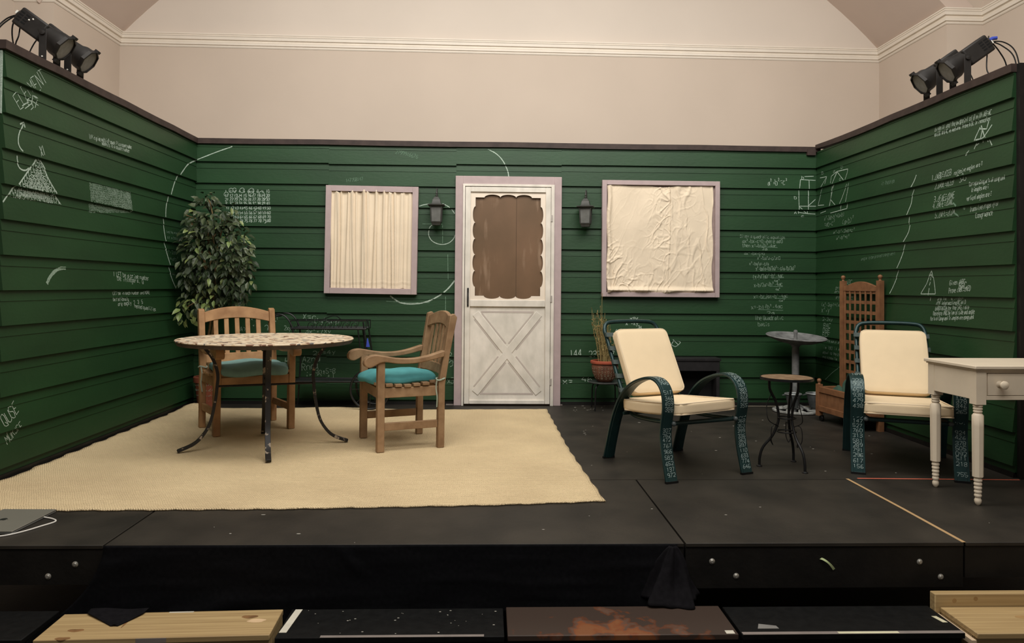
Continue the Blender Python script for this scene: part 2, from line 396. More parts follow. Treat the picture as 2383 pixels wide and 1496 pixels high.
# scalloped fret panel: an outline with a scalloped hole
def scallop():
    x0, x1, z0, z1 = -.194, .406, 1.004, 1.907; pts = []
    def row(ax, ay, bx, by, n, s, inset):
        dx, dy = bx-ax, by-ay; L = math.hypot(dx, dy); ux, uy = dx/L, dy/L; nx, ny = uy, -ux
        g = (L-2*inset)/n
        out = []
        for i in range(n):
            c = inset+g*(i+.5)
            for k in range(13):
                a = math.pi*k/12
                out.append((ax+ux*(c-g/2*math.cos(a))-nx*s*math.sin(a), ay+uy*(c-g/2*math.cos(a))-ny*s*math.sin(a)))
        return out
    pts += [(x0, z1)]+row(x0, z1, x1, z1, 3, .027, .082)+[(x1, z1)]+row(x1, z1, x1, z0, 5, .024, .082)+[(x1, z0)]+row(x1, z0, x0, z0, 3, .027, .082)+[(x0, z0)]+row(x0, z0, x0, z1, 5, .024, .082)
    res = []
    for p in pts:
        if not res or math.hypot(p[0]-res[-1][0], p[1]-res[-1][1]) > 1e-4: res.append(p)
    return res
sc = scallop(); OX0, OX1, OZ0, OZ1 = DX0+.046, DX1-.046, .965, 1.958
b = bmesh.new()
def loop(pts, y): 
    vs = [b.verts.new((u, y, v)) for u, v in pts]; return [b.edges.new((vs[i], vs[(i+1) % len(vs)])) for i in range(len(vs))]
e1 = loop([(OX0, OZ0), (OX1, OZ0), (OX1, OZ1), (OX0, OZ1)], -.052); e2 = loop(sc, -.052)
bmesh.ops.triangle_fill(b, use_beauty=True, edges=e1+e2)
cx_, cz_ = .106, 1.45
fo = MB(); fo.b.free(); fo.b = b; o = fo.build('scalloped_panel', mat('cream_door_panel', (.74, .64, .53), .5, .04, 5), door); o.modifiers.new('s', 'SOLIDIFY').thickness = .012
MB().box(DX0+.048, DX1-.048, -.066, -.036, .905, .966).build('mid_rail', doorwhite, door, bevel=.004)
MB().box(DX0+.046, DX1-.046, -.048, -.036, .05, .907).build('kick_panel', doorwhite, door)
X = MB(); xa, xb, za, zb = -.165, .378, .115, .845; w = .040
def bar(mbx, ax, az, bx, bz, w, y0=-.054, y1=-.047):
    d = Vector((bx-ax, bz-az)).normalized(); n = Vector((-d.y, d.x))*w/2
    ri = [(ax+n.x, az+n.y), (bx+n.x, bz+n.y), (bx-n.x, bz-n.y), (ax-n.x, az-n.y)]
    mbx.prism(ri, y0, y1, lambda u, v, t: Vector((u, t, v)))
bar(X, xa-.02, zb, xb+.02, za, .068); bar(X, xb+.02, zb-.0003, xa-.02, za-.0003, .068, -.0537)
X.build('crossbuck', doorwhite, door, bevel=.003)
G = MB(); gm = mat('groove_shade', (.47, .41, .365), .6, .05)  # darker strips, the grooves' shade put into the colour
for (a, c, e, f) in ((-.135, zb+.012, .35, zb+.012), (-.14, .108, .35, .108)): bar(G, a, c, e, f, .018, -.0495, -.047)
for sx in (1, -1):
    mx = (xa+xb)/2; mz = (za+zb)/2
    for off in (1, -1):
        for sgn in (1, -1):
            # strips of painted groove shade flanking each arm
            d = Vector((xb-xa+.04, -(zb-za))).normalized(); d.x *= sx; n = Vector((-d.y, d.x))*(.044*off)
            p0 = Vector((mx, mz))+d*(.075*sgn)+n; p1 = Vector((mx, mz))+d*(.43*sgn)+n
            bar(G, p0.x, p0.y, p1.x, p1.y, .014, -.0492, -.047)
G.build('groove_shade_strips', gm, door, bevel=.001)
h = MB().box(-.263, -.249, -.074, -.066, .905, 1.075).tube(crom([(-.256, -.074, .925), (-.256, -.10, .95), (-.256, -.10, 1.0), (-.256, -.074, 1.03)], 5), .006).build('door_handle', blackiron, door, smooth=True)
H = [MB().box(.497, .515, -.068, -.062, z-.03, z+.03).build('hinge', mat('painted_hinge', (.42, .38, .34), .5, metal=.4), door) for z in (.22, .98, 1.72)]
MB().box(-.45, .62, -.03, -.007, 0, .008).build('threshold', mat('pale_threshold', (.2, .17, .15), .6), door)

# ------------------------------------------------------------------ wall lanterns
def lantern(loc, rz, label):
    g = thing('wall_lantern', label, 'lantern', loc, rz)
    sq = lambda r, z, n=4: [Vector((r*math.cos(R(45)+k*2*math.pi/n)*1.414, r*math.sin(R(45)+k*2*math.pi/n)*1.414, z)) for k in range(n)]
    MB().rings([sq(.058, .190), sq(.076, .186), sq(.076, .180), sq(.060, .170)][::-1]).build('eave', lantm, g, bevel=.002)
    MB().rings([sq(.050, .189), sq(.040, .200), sq(.034, .232), sq(.030, .238)]).rings([sq(.030, .238), sq(.026, .246), sq(.014, .262)]).build('roof', lantm, g, bevel=.0015)
    MB().lathe([(.008, .262), (.012, .27), (.006, .28), (.010, .292), (.007, .302), (.001, .312)], n=10).build('finial', lantm, g, smooth=True)
    f = MB()
    for k in range(4):
        a = sq(.050, .170)[k]; b_ = sq(.044, .035)[k]; f.tube([a, b_], .0055, 6)
    f.rings([sq(.046, .036), sq(.046, .028), sq(.040, .020), sq(.036, .0)]); f.rings([sq(.051, .160), sq(.052, .172)])
    f.build('cage', lantm, g, bevel=.001)
    MB().rings([sq(.047, .160), sq(.041, .035)]).build('glass', mat('smoky_lantern_glass', (.13, .13, .12), .25, .15, 20, spec=.6), g)
    MB().tube(crom([(0, .0, .30), (0, .02, .335), (0, .055, .33), (0, .075, .27), (0, .07, .2), (0, .085, .13)], 6), .006, 8).build('bracket_arm', lantm, g, smooth=True)
    MB().lathe([(.034, 0), (.034, .008), (.026, .016), (.0001, .018)], (0, .098, .13), 14, Matrix.Rotation(R(90), 4, 'X')).build('backplate', lantm, g, smooth=True)
    return g
lantern((-.547, -.115, 1.640), 0, 'dark wall lantern between the left window and the door')
lantern((.812, -.115, 1.640), R(-14), 'dark wall lantern between the door and the right window')

# ------------------------------------------------------------------ rug
def rug():
    rc = random.Random(11)
    back = [(-2.72, -.285), (-2.60, -.28), (-2.09, -.27), (-1.5, -.29), (-.948, -.33), (-.2, -.31), (.453, -.285)]
    front = [(-2.72, -3.235), (-2.2, -3.225), (-1.785, -3.218), (-1.218, -3.206), (-.351, -3.176), (.072, -3.142), (.551, -3.078)]
    left = lambda v: -2.715+.008*math.sin(v*60)+.006*math.sin(v*113)
    def lerp(a, s):
        s *= len(a)-1; i = min(int(s), len(a)-2); t = s-i
        return a[i][1]*(1-t)+a[i+1][1]*t
    xs = lambda v: .453+.035*v+.065*max(0, v-.55)**1.2*1.6+.004*math.sin(v*70)
    def f(u, v, z=0):
        x0 = left(v); x1 = xs(v); x = x0+(x1-x0)*u
        ub = (x+2.72)/(.453+2.72); uf = (x+2.72)/(.551+2.72)
        y = lerp(back, min(1, max(0, ub)))*(1-v)+lerp(front, min(1, max(0, uf)))*v
        y += (.005*math.sin(x*31)+.003*math.sin(x*83))*(v < .01 or v > .99)
        lift = .045*math.exp(-((x+2.62)/.10)**2-((y+.26)/.14)**2)+.012*math.exp(-((x+1.4)/.3)**2-((y+.28)/.08)**2)
        return Vector((x, y, .010+lift+z))
    b = MB()
    nu, nv = 110, 110
    b.grid(nu, nv, lambda u, v: f(u, v))
    o = b.build('rug', None_mat(), smooth=True)
    md = o.modifiers.new('s', 'SOLIDIFY'); md.thickness = .008; md.offset = -1
    return o
def None_mat():
    m = mat('woven_straw', (.80, .62, .375), .9, .08, 2.0, col2=(.94, .74, .45), spec=.1)
    N, L, bs = nodes(m)
    tc = N.new('ShaderNodeTexCoord'); sp = N.new('ShaderNodeSeparateXYZ'); L.new(tc.outputs['Object'], sp.inputs[0])
    # herringbone braid: rows running left to right, slanted strands in each
    def math_(op, a, b_=None):
        n = N.new('ShaderNodeMath'); n.operation = op
        for i, v in enumerate((a, b_)):
            if v is None: continue
            if isinstance(v, (int, float)): n.inputs[i].default_value = v
            else: L.new(v, n.inputs[i])
        return n.outputs[0]
    nz = N.new('ShaderNodeTexNoise'); nz.inputs['Scale'].default_value = 9; L.new(tc.outputs['Object'], nz.inputs[0])
    y = math_('ADD', math_('MULTIPLY', sp.outputs[1], 1.0), math_('MULTIPLY', nz.outputs[0], .03))
    row = math_('MULTIPLY', y, 2*math.pi/.020)
    tri = math_('PINGPONG', math_('MULTIPLY', y, 1/.020), .5)
    slant = math_('SINE', math_('MULTIPLY', math_('ADD', sp.outputs[0], math_('MULTIPLY', tri, .018)), 2*math.pi/.012))
    h = math_('ADD', math_('MULTIPLY', slant, .5), math_('MULTIPLY', math_('SINE', row), .5))
    n3 = N.new('ShaderNodeTexNoise'); n3.inputs['Scale'].default_value = 90; L.new(tc.outputs['Object'], n3.inputs[0])
    h = math_('ADD', h, math_('MULTIPLY', n3.outputs[0], 1.2))
    bp = N.new('ShaderNodeBump'); bp.inputs['Strength'].default_value = .85; bp.inputs['Distance'].default_value = .006
    L.new(h, bp.inputs['Height']); L.new(bp.outputs[0], bs.inputs['Normal'])
    mx = N.new('ShaderNodeMix'); mx.data_type = 'RGBA'; mx.blend_type = 'MULTIPLY'; mx.inputs[0].default_value = .5
    old = bs.inputs['Base Color'].links[0].from_socket
    rp = N.new('ShaderNodeValToRGB'); rp.color_ramp.elements[0].color = (.86, .82, .76, 1); rp.color_ramp.elements[1].color = (1, 1, 1, 1); rp.color_ramp.elements[0].position = .0; rp.color_ramp.elements[1].position = .55
    L.new(math_('ADD', math_('MULTIPLY', h, .35), .2), rp.inputs[0]); L.new(old, mx.inputs[6]); L.new(rp.outputs[0], mx.inputs[7]); L.new(mx.outputs[2], bs.inputs['Base Color'])
    return m
tag(rug(), 'large woven straw rug under the round table and teak chairs', 'rug')
RZ = .012   # top of rug

# ------------------------------------------------------------------ round table
tb = thing('round_table', 'round mosaic-topped table with curved dark iron legs on the rug', 'table', (-1.538, -1.866, RZ+.007), R(18.5))
mos = mat('mosaic_tile', (.68, .53, .36), .5, .05, 8)
N, L, bs = nodes(mos)
vo = N.new('ShaderNodeTexVoronoi'); vo.inputs['Scale'].default_value = 36; tc = N.new('ShaderNodeTexCoord'); L.new(tc.outputs['Object'], vo.inputs[0])
sp = N.new('ShaderNodeSeparateColor'); L.new(vo.outputs['Color'], sp.inputs[0])
rp = N.new('ShaderNodeValToRGB'); rp.color_ramp.interpolation = 'CONSTANT'
e = rp.color_ramp.elements; e[0].position = 0; e[0].color = (.74, .60, .43, 1); e[1].position = .52; e[1].color = (.55, .36, .24, 1)
for p, c in ((.60, (.78, .66, .5, 1)), (.72, (.20, .10, .06, 1)), (.80, (.62, .46, .30, 1)), (.91, (.13, .12, .12, 1))):
    k = e.new(p); k.color = c
L.new(sp.outputs[0], rp.inputs[0]); L.new(rp.outputs[0], bs.inputs['Base Color'])
MB().lathe([(.0001, .706), (.559, .706), (.563, .708), (.563, .712), (.560, .715), (.0001, .715)], n=72).build('tabletop', mos, tb, smooth=True)
MB().lathe([(.559, .706), (.557, .696), (.548, .682), (.540, .682), (.550, .706)], n=72, cap=False).build('table_rim', mat('brown_table_rim', (.065, .042, .028), .6, .3, 20), tb, smooth=True)
scuff = mat('scuffed_black_iron', (.011, .009, .008), .5, .3, 30)
N, L, bs = nodes(scuff)
n1 = N.new('ShaderNodeTexNoise'); n1.inputs['Scale'].default_value = 26; n1.inputs['Detail'].default_value = 8; tc = N.new('ShaderNodeTexCoord'); L.new(tc.outputs['Object'], n1.inputs[0])
rp = N.new('ShaderNodeValToRGB'); rp.color_ramp.elements[0].position = .60; rp.color_ramp.elements[0].color = (.011, .009, .008, 1); rp.color_ramp.elements[1].position = .64; rp.color_ramp.elements[1].color = (.30, .24, .18, 1)
L.new(n1.outputs[0], rp.inputs[0]); L.new(rp.outputs[0], bs.inputs['Base Color'])
prf = [(.40, .682), (.335, .591), (.302, .49), (.305, .40), (.315, .309), (.345, .17), (.395, .085), (.45, .038), (.535, .004)]
for k, s in enumerate((0, 1, 2, 3)):
    a = R(90*k); c, sn = math.cos(a), math.sin(a); sc_ = 1.0 if k % 2 == 0 else .86
    MB().strip(crom([(r*c*sc_, r*sn*sc_, z) for r, z in prf], 6), (-sn, c, 0), .034, .019).build('leg', scuff, tb, bevel=.002)
MB().tube([(-.31, 0, .408), (.31, 0, .408)], .007).tube([(0, -.262, .414), (0, .262, .414)], .007).tube([(.30*math.cos(t), .28*math.sin(t), .68) for t in [2*math.pi*k/32 for k in range(32)]], .006, closed=True).build('leg_brace', blackiron, tb, smooth=True)
MB().tube([(-.5, 0, .698), (.5, 0, .698)], .01).tube([(0, -.5, .698), (0, .5, .698)], .01).build('top_support', blackiron, tb, smooth=True)

# ------------------------------------------------------------------ teak armchairs
def armchair(loc, rz, label, tm, W=.245):
    g = thing('teak_armchair', label, 'armchair', loc, rz, 'teak armchairs at the round table')
    sx = lambda x: (lambda u, v, d: Vector((d, u, v)))
    for s in (-1, 1):
        x0, x1 = (s*W-.024, s*W+.024)
        MB().box(x0, x1, -.228, -.180, 0, .585).build('front_leg', tm, g, bevel=.004)
        post = [(.182, 0), (.228, 0), (.230, .42), (.262, .62), (.312, .868), (.292, .892), (.262, .880), (.222, .63), (.186, .43)]
        MB().prism(post, x0+.002, x1-.002, sx(0)).build('rear_post', tm, g, bevel=.004)
        top = [(-.318, .592), (-.305, .612), (-.275, .626), (-.235, .630), (-.19, .622), (-.10, .606), (0, .602), (.10, .614), (.222, .648)]
        bot = [(.218, .607), (.10, .580), (0, .568), (-.10, .570), (-.175, .582), (-.215, .578), (-.25, .560), (-.280, .549), (-.308, .556), (-.320, .574)]
        t2 = [(p.x, p.y) for p in crom([(a, c, 0) for a, c in top], 4)]; b2 = [(p.x, p.y) for p in crom([(a, c, 0) for a, c in bot], 4)]
        MB().prism(t2+b2, s*(W+.007)-.031, s*(W+.007)+.031, sx(0)).build('armrest', tm, g, bevel=.006)
        MB().box(s*W-.013, s*W+.013, -.18, .182, .348, .412).build('side_rail', tm, g, bevel=.003)
        MB().box(s*W-.012, s*W+.012, -.18, .182, .135, .185).build('stretcher', tm, g, bevel=.003)
    MB().box(-W+.024, W-.024, -.222, -.196, .345, .412).build('front_rail', tm, g, bevel=.003)
    MB().box(-W+.024, W-.024, .19, .216, .345, .412).build('rear_rail', tm, g, bevel=.003)
    b = MB()
    for k in range(7):
        y = -.235+k*.062; z = .412+.004*abs(k-3)**1.2
        b.box(-W-.023 if 0 < k < 6 else -W+.025, W+.023 if 0 < k < 6 else W-.025, y, y+.046, z, z+.019)
    b.build('seat', tm, g, bevel=.003)
    # back: tilted plane from (y .205,z .45) to (y .287,z .88)
    def bk(x, z, d): 
        t = (z-.43)/.45; return Vector((x, .208+.075*t**1.15+d+.018*(1-(x/(W-.025))**2), z))
    n = 14
    arch = lambda x: .905-.042*(x/(W-.025))**2
    b = MB(); b.rings([[bk(x, arch(x)-.078-.01*(1-(x/(W-.025))**2), -.012), bk(x, arch(x), -.012), bk(x, arch(x), .014), bk(x, arch(x)-.078-.01*(1-(x/(W-.025))**2), .014)] for x in [(-W+.023)+(2*W-.046)*k/n for k in range(n+1)]])
    b.build('top_rail', tm, g, bevel=.004)
    b = MB(); b.rings([[bk(x, .482, -.011), bk(x, .548, -.011), bk(x, .548, .012), bk(x, .482, .012)] for x in [(-W+.023)+(2*W-.046)*k/n for k in range(n+1)]])
    b.build('lower_back_rail', tm, g, bevel=.003)
    b = MB()
    for k in range(5):
        x = (-.148+k*.074)*W/.245
        b.rings([[bk(x-.017, z, -.006), bk(x+.017, z, -.006), bk(x+.017, z, .007), bk(x-.017, z, .007)] for z in [.545+(.275*i/6) for i in range(7)]])
    b.build('back_slats', tm, g, bevel=.002)
    return g
c1 = armchair((-1.884, -1.190, RZ), math.atan2(.56, .83), 'teak armchair behind the round table, facing the viewer', teak, .268)
c2 = armchair((-.668, -1.698, RZ), math.atan2(-.927, .374), 'teak armchair between the round table and the white door', teak2)

def pillow(w, d, h, rz=.5, n=28, puff=.25, p=4.0):
    """closed box cushion with soft edges"""
    b = bmesh.new(); bmesh.ops.create_cube(b, size=2); bmesh.ops.subdivide_edges(b, edges=b.edges, cuts=n//2, use_grid_fill=True)
    for v in b.verts:
        x, y, z = v.co; m = (abs(x)**p+abs(y)**p+(abs(z))**p)**(1/p); s = 1/max(m, 1e-6)
        mx = max(abs(x), abs(y), abs(z))
        q = Vector((x, y, z))*(s*.55+.45/ max(mx, 1e-6) if False else s*.6+.4)
        f = 1+puff*(1-(x*x))*(1-(y*y))
        v.co = Vector((q.x*w/2, q.y*d/2, q.z*h/2*f))
    m = MB(); m.b.free(); m.b = b; return m
def seatpad(ch, m, label, lx, ly, tie, rzo=0, squash=1, w=.45, d=.43, h=.062, W=.245):
    g = thing('seat_cushion', label, 'cushion', ch.location, ch.rotation_euler.z)
    q = pillow(w, d, h, n=26, puff=.35 if W < .25 else .12, p=3.2)
    for v in q.b.verts:
        v.co = Matrix.Rotation(rzo, 3, 'Z') @ v.co
        v.co += Vector((lx, ly, .466)); v.co.z += .006*math.sin(v.co.x*19+1)+.004*math.sin(v.co.y*27)
        e_ = max(0, abs(v.co.x)-w*.36); v.co.z -= .22*max(0, -v.co.y-.175); v.co.z += -.12*e_*squash
    q.build('pad', m, g, smooth=True, angle=80)
    for s in tie:
        px, py = s*W, .205
        lo = [(px+.030*math.cos(t), py+.030*math.sin(t), .455+.006*math.sin(2*t)) for t in [2*math.pi*k/16 for k in range(17)]]
        MB().tube(lo, .0055, 6).tube(crom([(px-.02*s*-1, py-.032, .455), (px+.012*s, py-.036, .40), (px+.018*s, py-.03, .34), (px+.008*s, py-.028, .27)], 5), .0045, 6).build('tie', mat('pale_tie_cloth', (.34, .40, .32), .9), g, smooth=True)
    return g
seatpad(c1, tealg, 'faded grey-teal cushion on the armchair behind the round table', .0, -.04, [-1], R(-3), .4, .525, .49, .072, .268)
seatpad(c2, tealm, 'bright teal cushion on the armchair nearer the door', .0, -.035, [1], R(6), 1, .46, .47)
# ------------------------------------------------------------------ stroke lettering
GL = {'A':'02 28 42,14 34','B':'02 08 38 47 46 35 05,35 44 43 32 02','C':'47 38 18 07 03 12 32 43','D':'02 08 28 46 44 22 02','E':'48 08 02 42,05 35','F':'48 08 02,05 35','G':'47 38 18 07 03 12 32 43 45 25','H':'02 08,05 45,42 48','I':'12 32,22 28,18 38','J':'38 33 22 12 03','K':'02 08,48 05 42','L':'08 02 42','M':'02 08 25 48 42','N':'02 08 42 48','O':'18 07 03 12 32 43 47 38 18','P':'02 08 38 47 46 35 05','Q':'18 07 03 12 32 43 47 38 18,24 42','R':'02 08 38 47 46 35 05,25 42','S':'47 38 18 07 16 35 44 43 32 12 03','T':'08 48,28 22','U':'08 03 12 32 43 48','V':'08 22 48','W':'08 12 26 32 48','X':'08 42,02 48','Y':'08 25 48,25 22','Z':'08 48 02 42',
'0':'18 07 03 12 32 43 47 38 18','1':'17 28 22','2':'07 18 38 47 45 02 42','3':'07 18 38 47 46 35 15,35 44 43 32 12 03','4':'32 38 04 44','5':'48 08 05 35 44 43 32 12 03','6':'48 17 03 12 32 43 44 35 04','7':'08 48 12','8':'15 06 07 18 38 47 46 35 15 04 03 12 32 43 44 35','9':'45 15 06 07 18 38 47 43 12',
'+':'25 23,14 34','-':'14 34','=':'14 44,06 46','(':'38 16 14 32','(':'38 16 14 32',')':'18 36 34 12','/':'02 48','.':'22 23','^':'17 28 37','*':'14 36,16 34','~':'05 16 34 45','√':'04 15 22 38 49','±':'27 23,15 35,12 32','²':'18 29 38 16 36','∠':'47 02 42','△':'02 28 42 02','≅':'03 43,05 45,07 18 27 38 47','∞':'05 16 27 35 44 36 27 15 04 05','θ':'18 07 03 12 32 43 47 38 18,05 45','≠':'04 44,06 46,12 38',
'a':'46 15 03 12 33 46 42','b':'08 02 32 43 45 36 06','c':'45 36 16 05 03 12 32 43','d':'48 42 12 03 05 16 46','e':'04 44 45 36 16 05 03 12 42','f':'38 27 22,15 35','g':'46 16 05 03 12 43,46 40 10','h':'08 02,05 26 45 42','i':'22 25,27 28','j':'26 20 10,27 28','k':'08 02,35 04 42','l':'28 22','m':'02 06,05 16 25 22,25 36 45 42','n':'02 06,05 26 45 42','o':'16 05 03 12 32 43 45 36 16','p':'06 00,06 36 45 43 32 02','q':'46 40,46 16 05 03 12 42','r':'02 06,05 26 36','s':'45 16 05 24 43 32 03','t':'28 23 32,16 36','u':'06 03 12 32 46 42','v':'06 22 46','w':'06 12 25 32 46','x':'06 42,02 46','y':'06 23,46 10','z':'06 46 02 42'}
def glyphs(text, rd, jit=.35):
    """yields polylines in units: letter cell 4 wide on 5.6 pitch, cap height 6"""
    out = []; x = 0
    for ch in text:
        if ch == ' ': x += 3.6; continue
        g = GL.get(ch)
        if g:
            dy = rd.uniform(-.3, .3)
            for st in g.split(','):
                pl = [(x+int(q[0])+rd.uniform(-jit, jit), int(q[1])-2+dy+rd.uniform(-jit, jit)) for q in st.split()]
                out.append(pl)
        x += 5.4+rd.uniform(-.3, .3)
    return out, x-1.4
WL = {'b': (lambda P: (P.x, P.z), 1, 0), 'l': (lambda P: (P.y, P.z), 0, XL), 'r': (lambda P: (-P.y, P.z), 0, XR)}
def wp(w, px, py):
    f, ax, v = WL[w]; return Vector(f(on(px, py, ax, v)))
def wpt(w, u, z):
    if w == 'b': return fb(u, z, prof(z, DZB(u))+.0012)
    if w == 'l': return fl(u, z, prof(z)+.0012)
    return fr(-u, z, prof(z, .002)+.0012)
def ribbon(mb, w, pts, wd, rd, wob=.15):
    P = [Vector(p) for p in pts]; D = []
    for a, c in zip(P, P[1:]):
        n = max(1, int((c-a).length/.012)); D += [a.lerp(c, k/n) for k in range(n)]
    D.append(P[-1]); m = len(D); prev = None
    if m < 2: return
    for i in range(m):
        t = D[min(i+1, m-1)]-D[max(i-1, 0)]
        if t.length < 1e-6: continue
        t.normalize(); n = Vector((-t.y, t.x))*wd/2*rd.uniform(1-wob, 1+wob)
        a, c = D[i]+n, D[i]-n
        pr = (mb.b.verts.new(wpt(w, a.x, a.y)), mb.b.verts.new(wpt(w, c.x, c.y)))
        kk = int((D[i].y-Z0-(DZB(D[i].x) if w == 'b' else 0))//PER); ph = ((D[i].y-Z0-(DZB(D[i].x) if w == 'b' else 0)) % PER)
        if prev and kk == pk and ph < PER-.011: mb.b.faces.new((prev[0], pr[0], pr[1], prev[1]))
        prev = pr; pk = kk
WALLS = {'b': wall_back, 'l': wall_left, 'r': wall_right}
def write(w, items, wd=.005, m=None, name='chalk_writing', seed=1):
    """items: (text, x0, y0, x1, y1, height in metres): baseline ends as read off the photograph"""
    mb = MB(); rd = random.Random(seed)
    for it in items:
        tx, x0, y0, x1, y1, h = it
        if w != 'b' and len(tx) > 7: h *= .74
        if len(tx) > 4: w_ = wd*.72
        else: w_ = wd*.9
        A = wp(w, x0, y0); B = wp(w, x1, y1); e1 = (B-A); L = e1.length; e1.normalize(); e2 = Vector((-e1.y, e1.x))
        gl, wdt = glyphs(tx, rd)
        sx = L/max(wdt, 1); sy = h/6
        for pl in gl: ribbon(mb, w, [A+e1*(x*sx)+e2*(y*sy) for x, y in pl], w_, rd)
    return mb.build(name, m or chalk, WALLS[w])
def draw(w, lines, wd=.006, m=None, name='chalk_drawing', smooth=True, seed=2):
    mb = MB(); rd = random.Random(seed)
    for ln in lines:
        P = [wp(w, x, y) for x, y in ln]
        if smooth and len(P) > 2: P = [Vector((p.x, p.y)) for p in crom([(p.x, p.y, 0) for p in P], 8)]
        ribbon(mb, w, P, wd, rd)
    return mb.build(name, m or chalk, WALLS[w])

# ------------------------------------------------------------------ chalk on the back wall
draw('b', [[(541, 341), (510, 352), (480, 364), (456, 374)]], .008, name='chalk_arc')
draw('l', [[(455, 374), (446, 377), (436, 383), (424, 396), (413, 410), (402, 432), (393, 455), (385, 480), (381, 505), (380, 530), (381, 555), (385, 580), (391, 612), (398, 648), (405, 671)]], .011, name='chalk_arc')
draw('b', [[(1136, 348), (1152, 356), (1166, 369), (1176, 385), (1182, 400), (1184, 413)]], .008, name='chalk_arc', seed=4)
draw('b', [[(1058, 653), (1046, 668), (1032, 681), (1015, 692), (996, 701), (974, 706), (952, 707), (932, 704), (918, 696), (908, 688)]], .012, name='chalk_arc', seed=5)
draw('b', [[(976, 480), (986, 477), (998, 475)], [(1030, 474), (1042, 480), (1051, 487), (1058, 497)],
           [(1010, 522), (1002, 527), (998, 537), (998, 548), (1004, 559), (1015, 566), (1030, 569), (1045, 565), (1055, 556), (1059, 547)]], .007, name='chalk_circle')
draw('b', [[(1030, 524), (1030, 566)], [(1042, 592), (1043, 650)], [(983, 521), (1030, 522)], [(899, 701), (960, 704), (1000, 704)], [(1037, 690), (1037, 740)]], .005, chalkfaint, name='chalk_line')
# sieve of numbers
mb = MB(); rd = random.Random(9)
rows = [446, 456, 464, 471.5, 481, 489, 497, 505, 513, 517]
for r_ in range(8):
    y = [448, 458, 467, 476.5, 487, 498, 508, 517][r_]
    for c_ in range(10):
        n_ = r_*10+c_+1; x = 524+c_*10.6+r_*.5; tx = str(n_)
        A = wp('b', x, y); gl, wdt = glyphs(tx, rd, .4); s_ = .028/max(wdt, 9)
        for pl in gl: ribbon(mb, 'b', [A+Vector((a*s_*1.05, c*.0042)) for a, c in pl], .0042, rd)
for (x, y, rr) in ((538, 443, 5), (546, 442, 4.5), (564, 443, 5.5), (586, 443.5, 5.5), (527, 452, 5), (585, 451, 6), (609, 451, 6)):
    ribbon(mb, 'b', [wp('b', x+rr*math.cos(t), y+rr*math.sin(t)) for t in [2*math.pi*k/14 for k in range(15)]], .004, rd)
for (a, c, e_, f) in ((549, 463, 561, 454), (563, 488, 571, 480), (591, 492, 600, 483), (613, 468, 625, 456), (617, 520, 630, 510)):
    ribbon(mb, 'b', [wp('b', a, c), wp('b', e_, f)], .004, rd)
mb.build('chalk_number_grid', chalk, wall_back)
write('b', [('2799916676', 920, 357, 972, 369, .035), ('147258147', 806, 424, 845, 420, .03)], .004, chalkfaint)
write('b', [('a²+b²=c²', 1786, 432, 1832, 430, .055)], .005, seed=3)
draw('b', [[(1862, 418), (1897, 420)], [(1862, 418), (1859, 440)], [(1859, 443), (1858, 497)], [(1882, 419), (1881, 455), (1879, 497)], [(1858, 480), (1897, 480)], [(1858, 481), (1878, 497)], [(1880, 479), (1897, 464)], [(1857, 494), (1878, 497), (1897, 498)], [(1872, 411), (1893, 410)]], .0055, smooth=False, name='chalk_rectangle')
write('b', [('b', 1865, 417, 1870, 417, .03), ('b', 1848, 463, 1853, 463, .03), ('A', 1848, 498, 1853, 498, .03), ('a', 1864, 505, 1870, 505, .025)], .0045)
Q = [('Given a quadratic equation', 1722, 553, 1826, 556, .028), ('ax²+bx+c=0 where a≠0', 1727, 565, 1820, 566, .034), ('then x=-b±√b²-4ac', 1726, 575, 1805, 576, .033), ('2a', 1772, 582, 1784, 582, .024),
     ('ax²+bx+c=0', 1732, 593, 1779, 593, .028), ('x²+bx/a+c/a=0', 1762, 604, 1815, 605, .034), ('x²+bx/a=-c/a', 1743, 617, 1788, 618, .032), ('x²+bx/a+(b/2a)²=-c/a+(b/2a)²', 1758, 630, 1850, 629, .040),
     ('(x+b/2a)²=b²-4ac', 1752, 650, 1823, 646, .045), ('4a²', 1801, 656, 1815, 655, .022), ('x+b/2a=√b²-4ac', 1754, 668, 1820, 665, .036), ('4a²', 1804, 676, 1815, 675, .022),
     ('x=-b/2a±√b²-4ac', 1754, 694, 1833, 692, .036), ('4a²', 1812, 702, 1826, 702, .022), ('x=-b±√b²-4ac', 1747, 719, 1820, 717, .036), ('2a', 1784, 731, 1800, 731, .026), ('The Quadratic', 1757, 745, 1823, 744, .042), ('basis', 1764, 759, 1790, 759, .038)]
write('b', Q, .0042, mat('soft_chalk', (.22, .30, .23), .95, .3, 140, spec=.05), seed=6)
draw('b', [[(1758, 574), (1808, 576)], [(1795, 647), (1824, 646)], [(1790, 666), (1821, 667)], [(1770, 694), (1784, 695)], [(1803, 694), (1828, 695)], [(1763, 720), (1821, 722)]], .004, chalkfaint, smooth=False, name='chalk_fraction_bar')
write('b', [('144', 1326, 829, 1352, 829, .062), ('x=', 1310, 893, 1332, 893, .05), ('46', 1354, 888, 1376, 888, .05), ('233', 1370, 830, 1396, 830, .055), ('377', 1402, 830, 1428, 830, .055), ('x=y', 1466, 745, 1484, 745, .036), ('x²=xy', 1456, 756, 1484, 756, .036), ('Golden ratio', 1433, 778, 1495, 774, .045), ('34', 1484, 765, 1492, 766, .03)], .006)
draw('b', [[(1562, 802), (1568, 794), (1583, 796), (1572, 806), (1562, 802)], [(1566, 790), (1578, 802)]], .005, name='chalk_scribble')
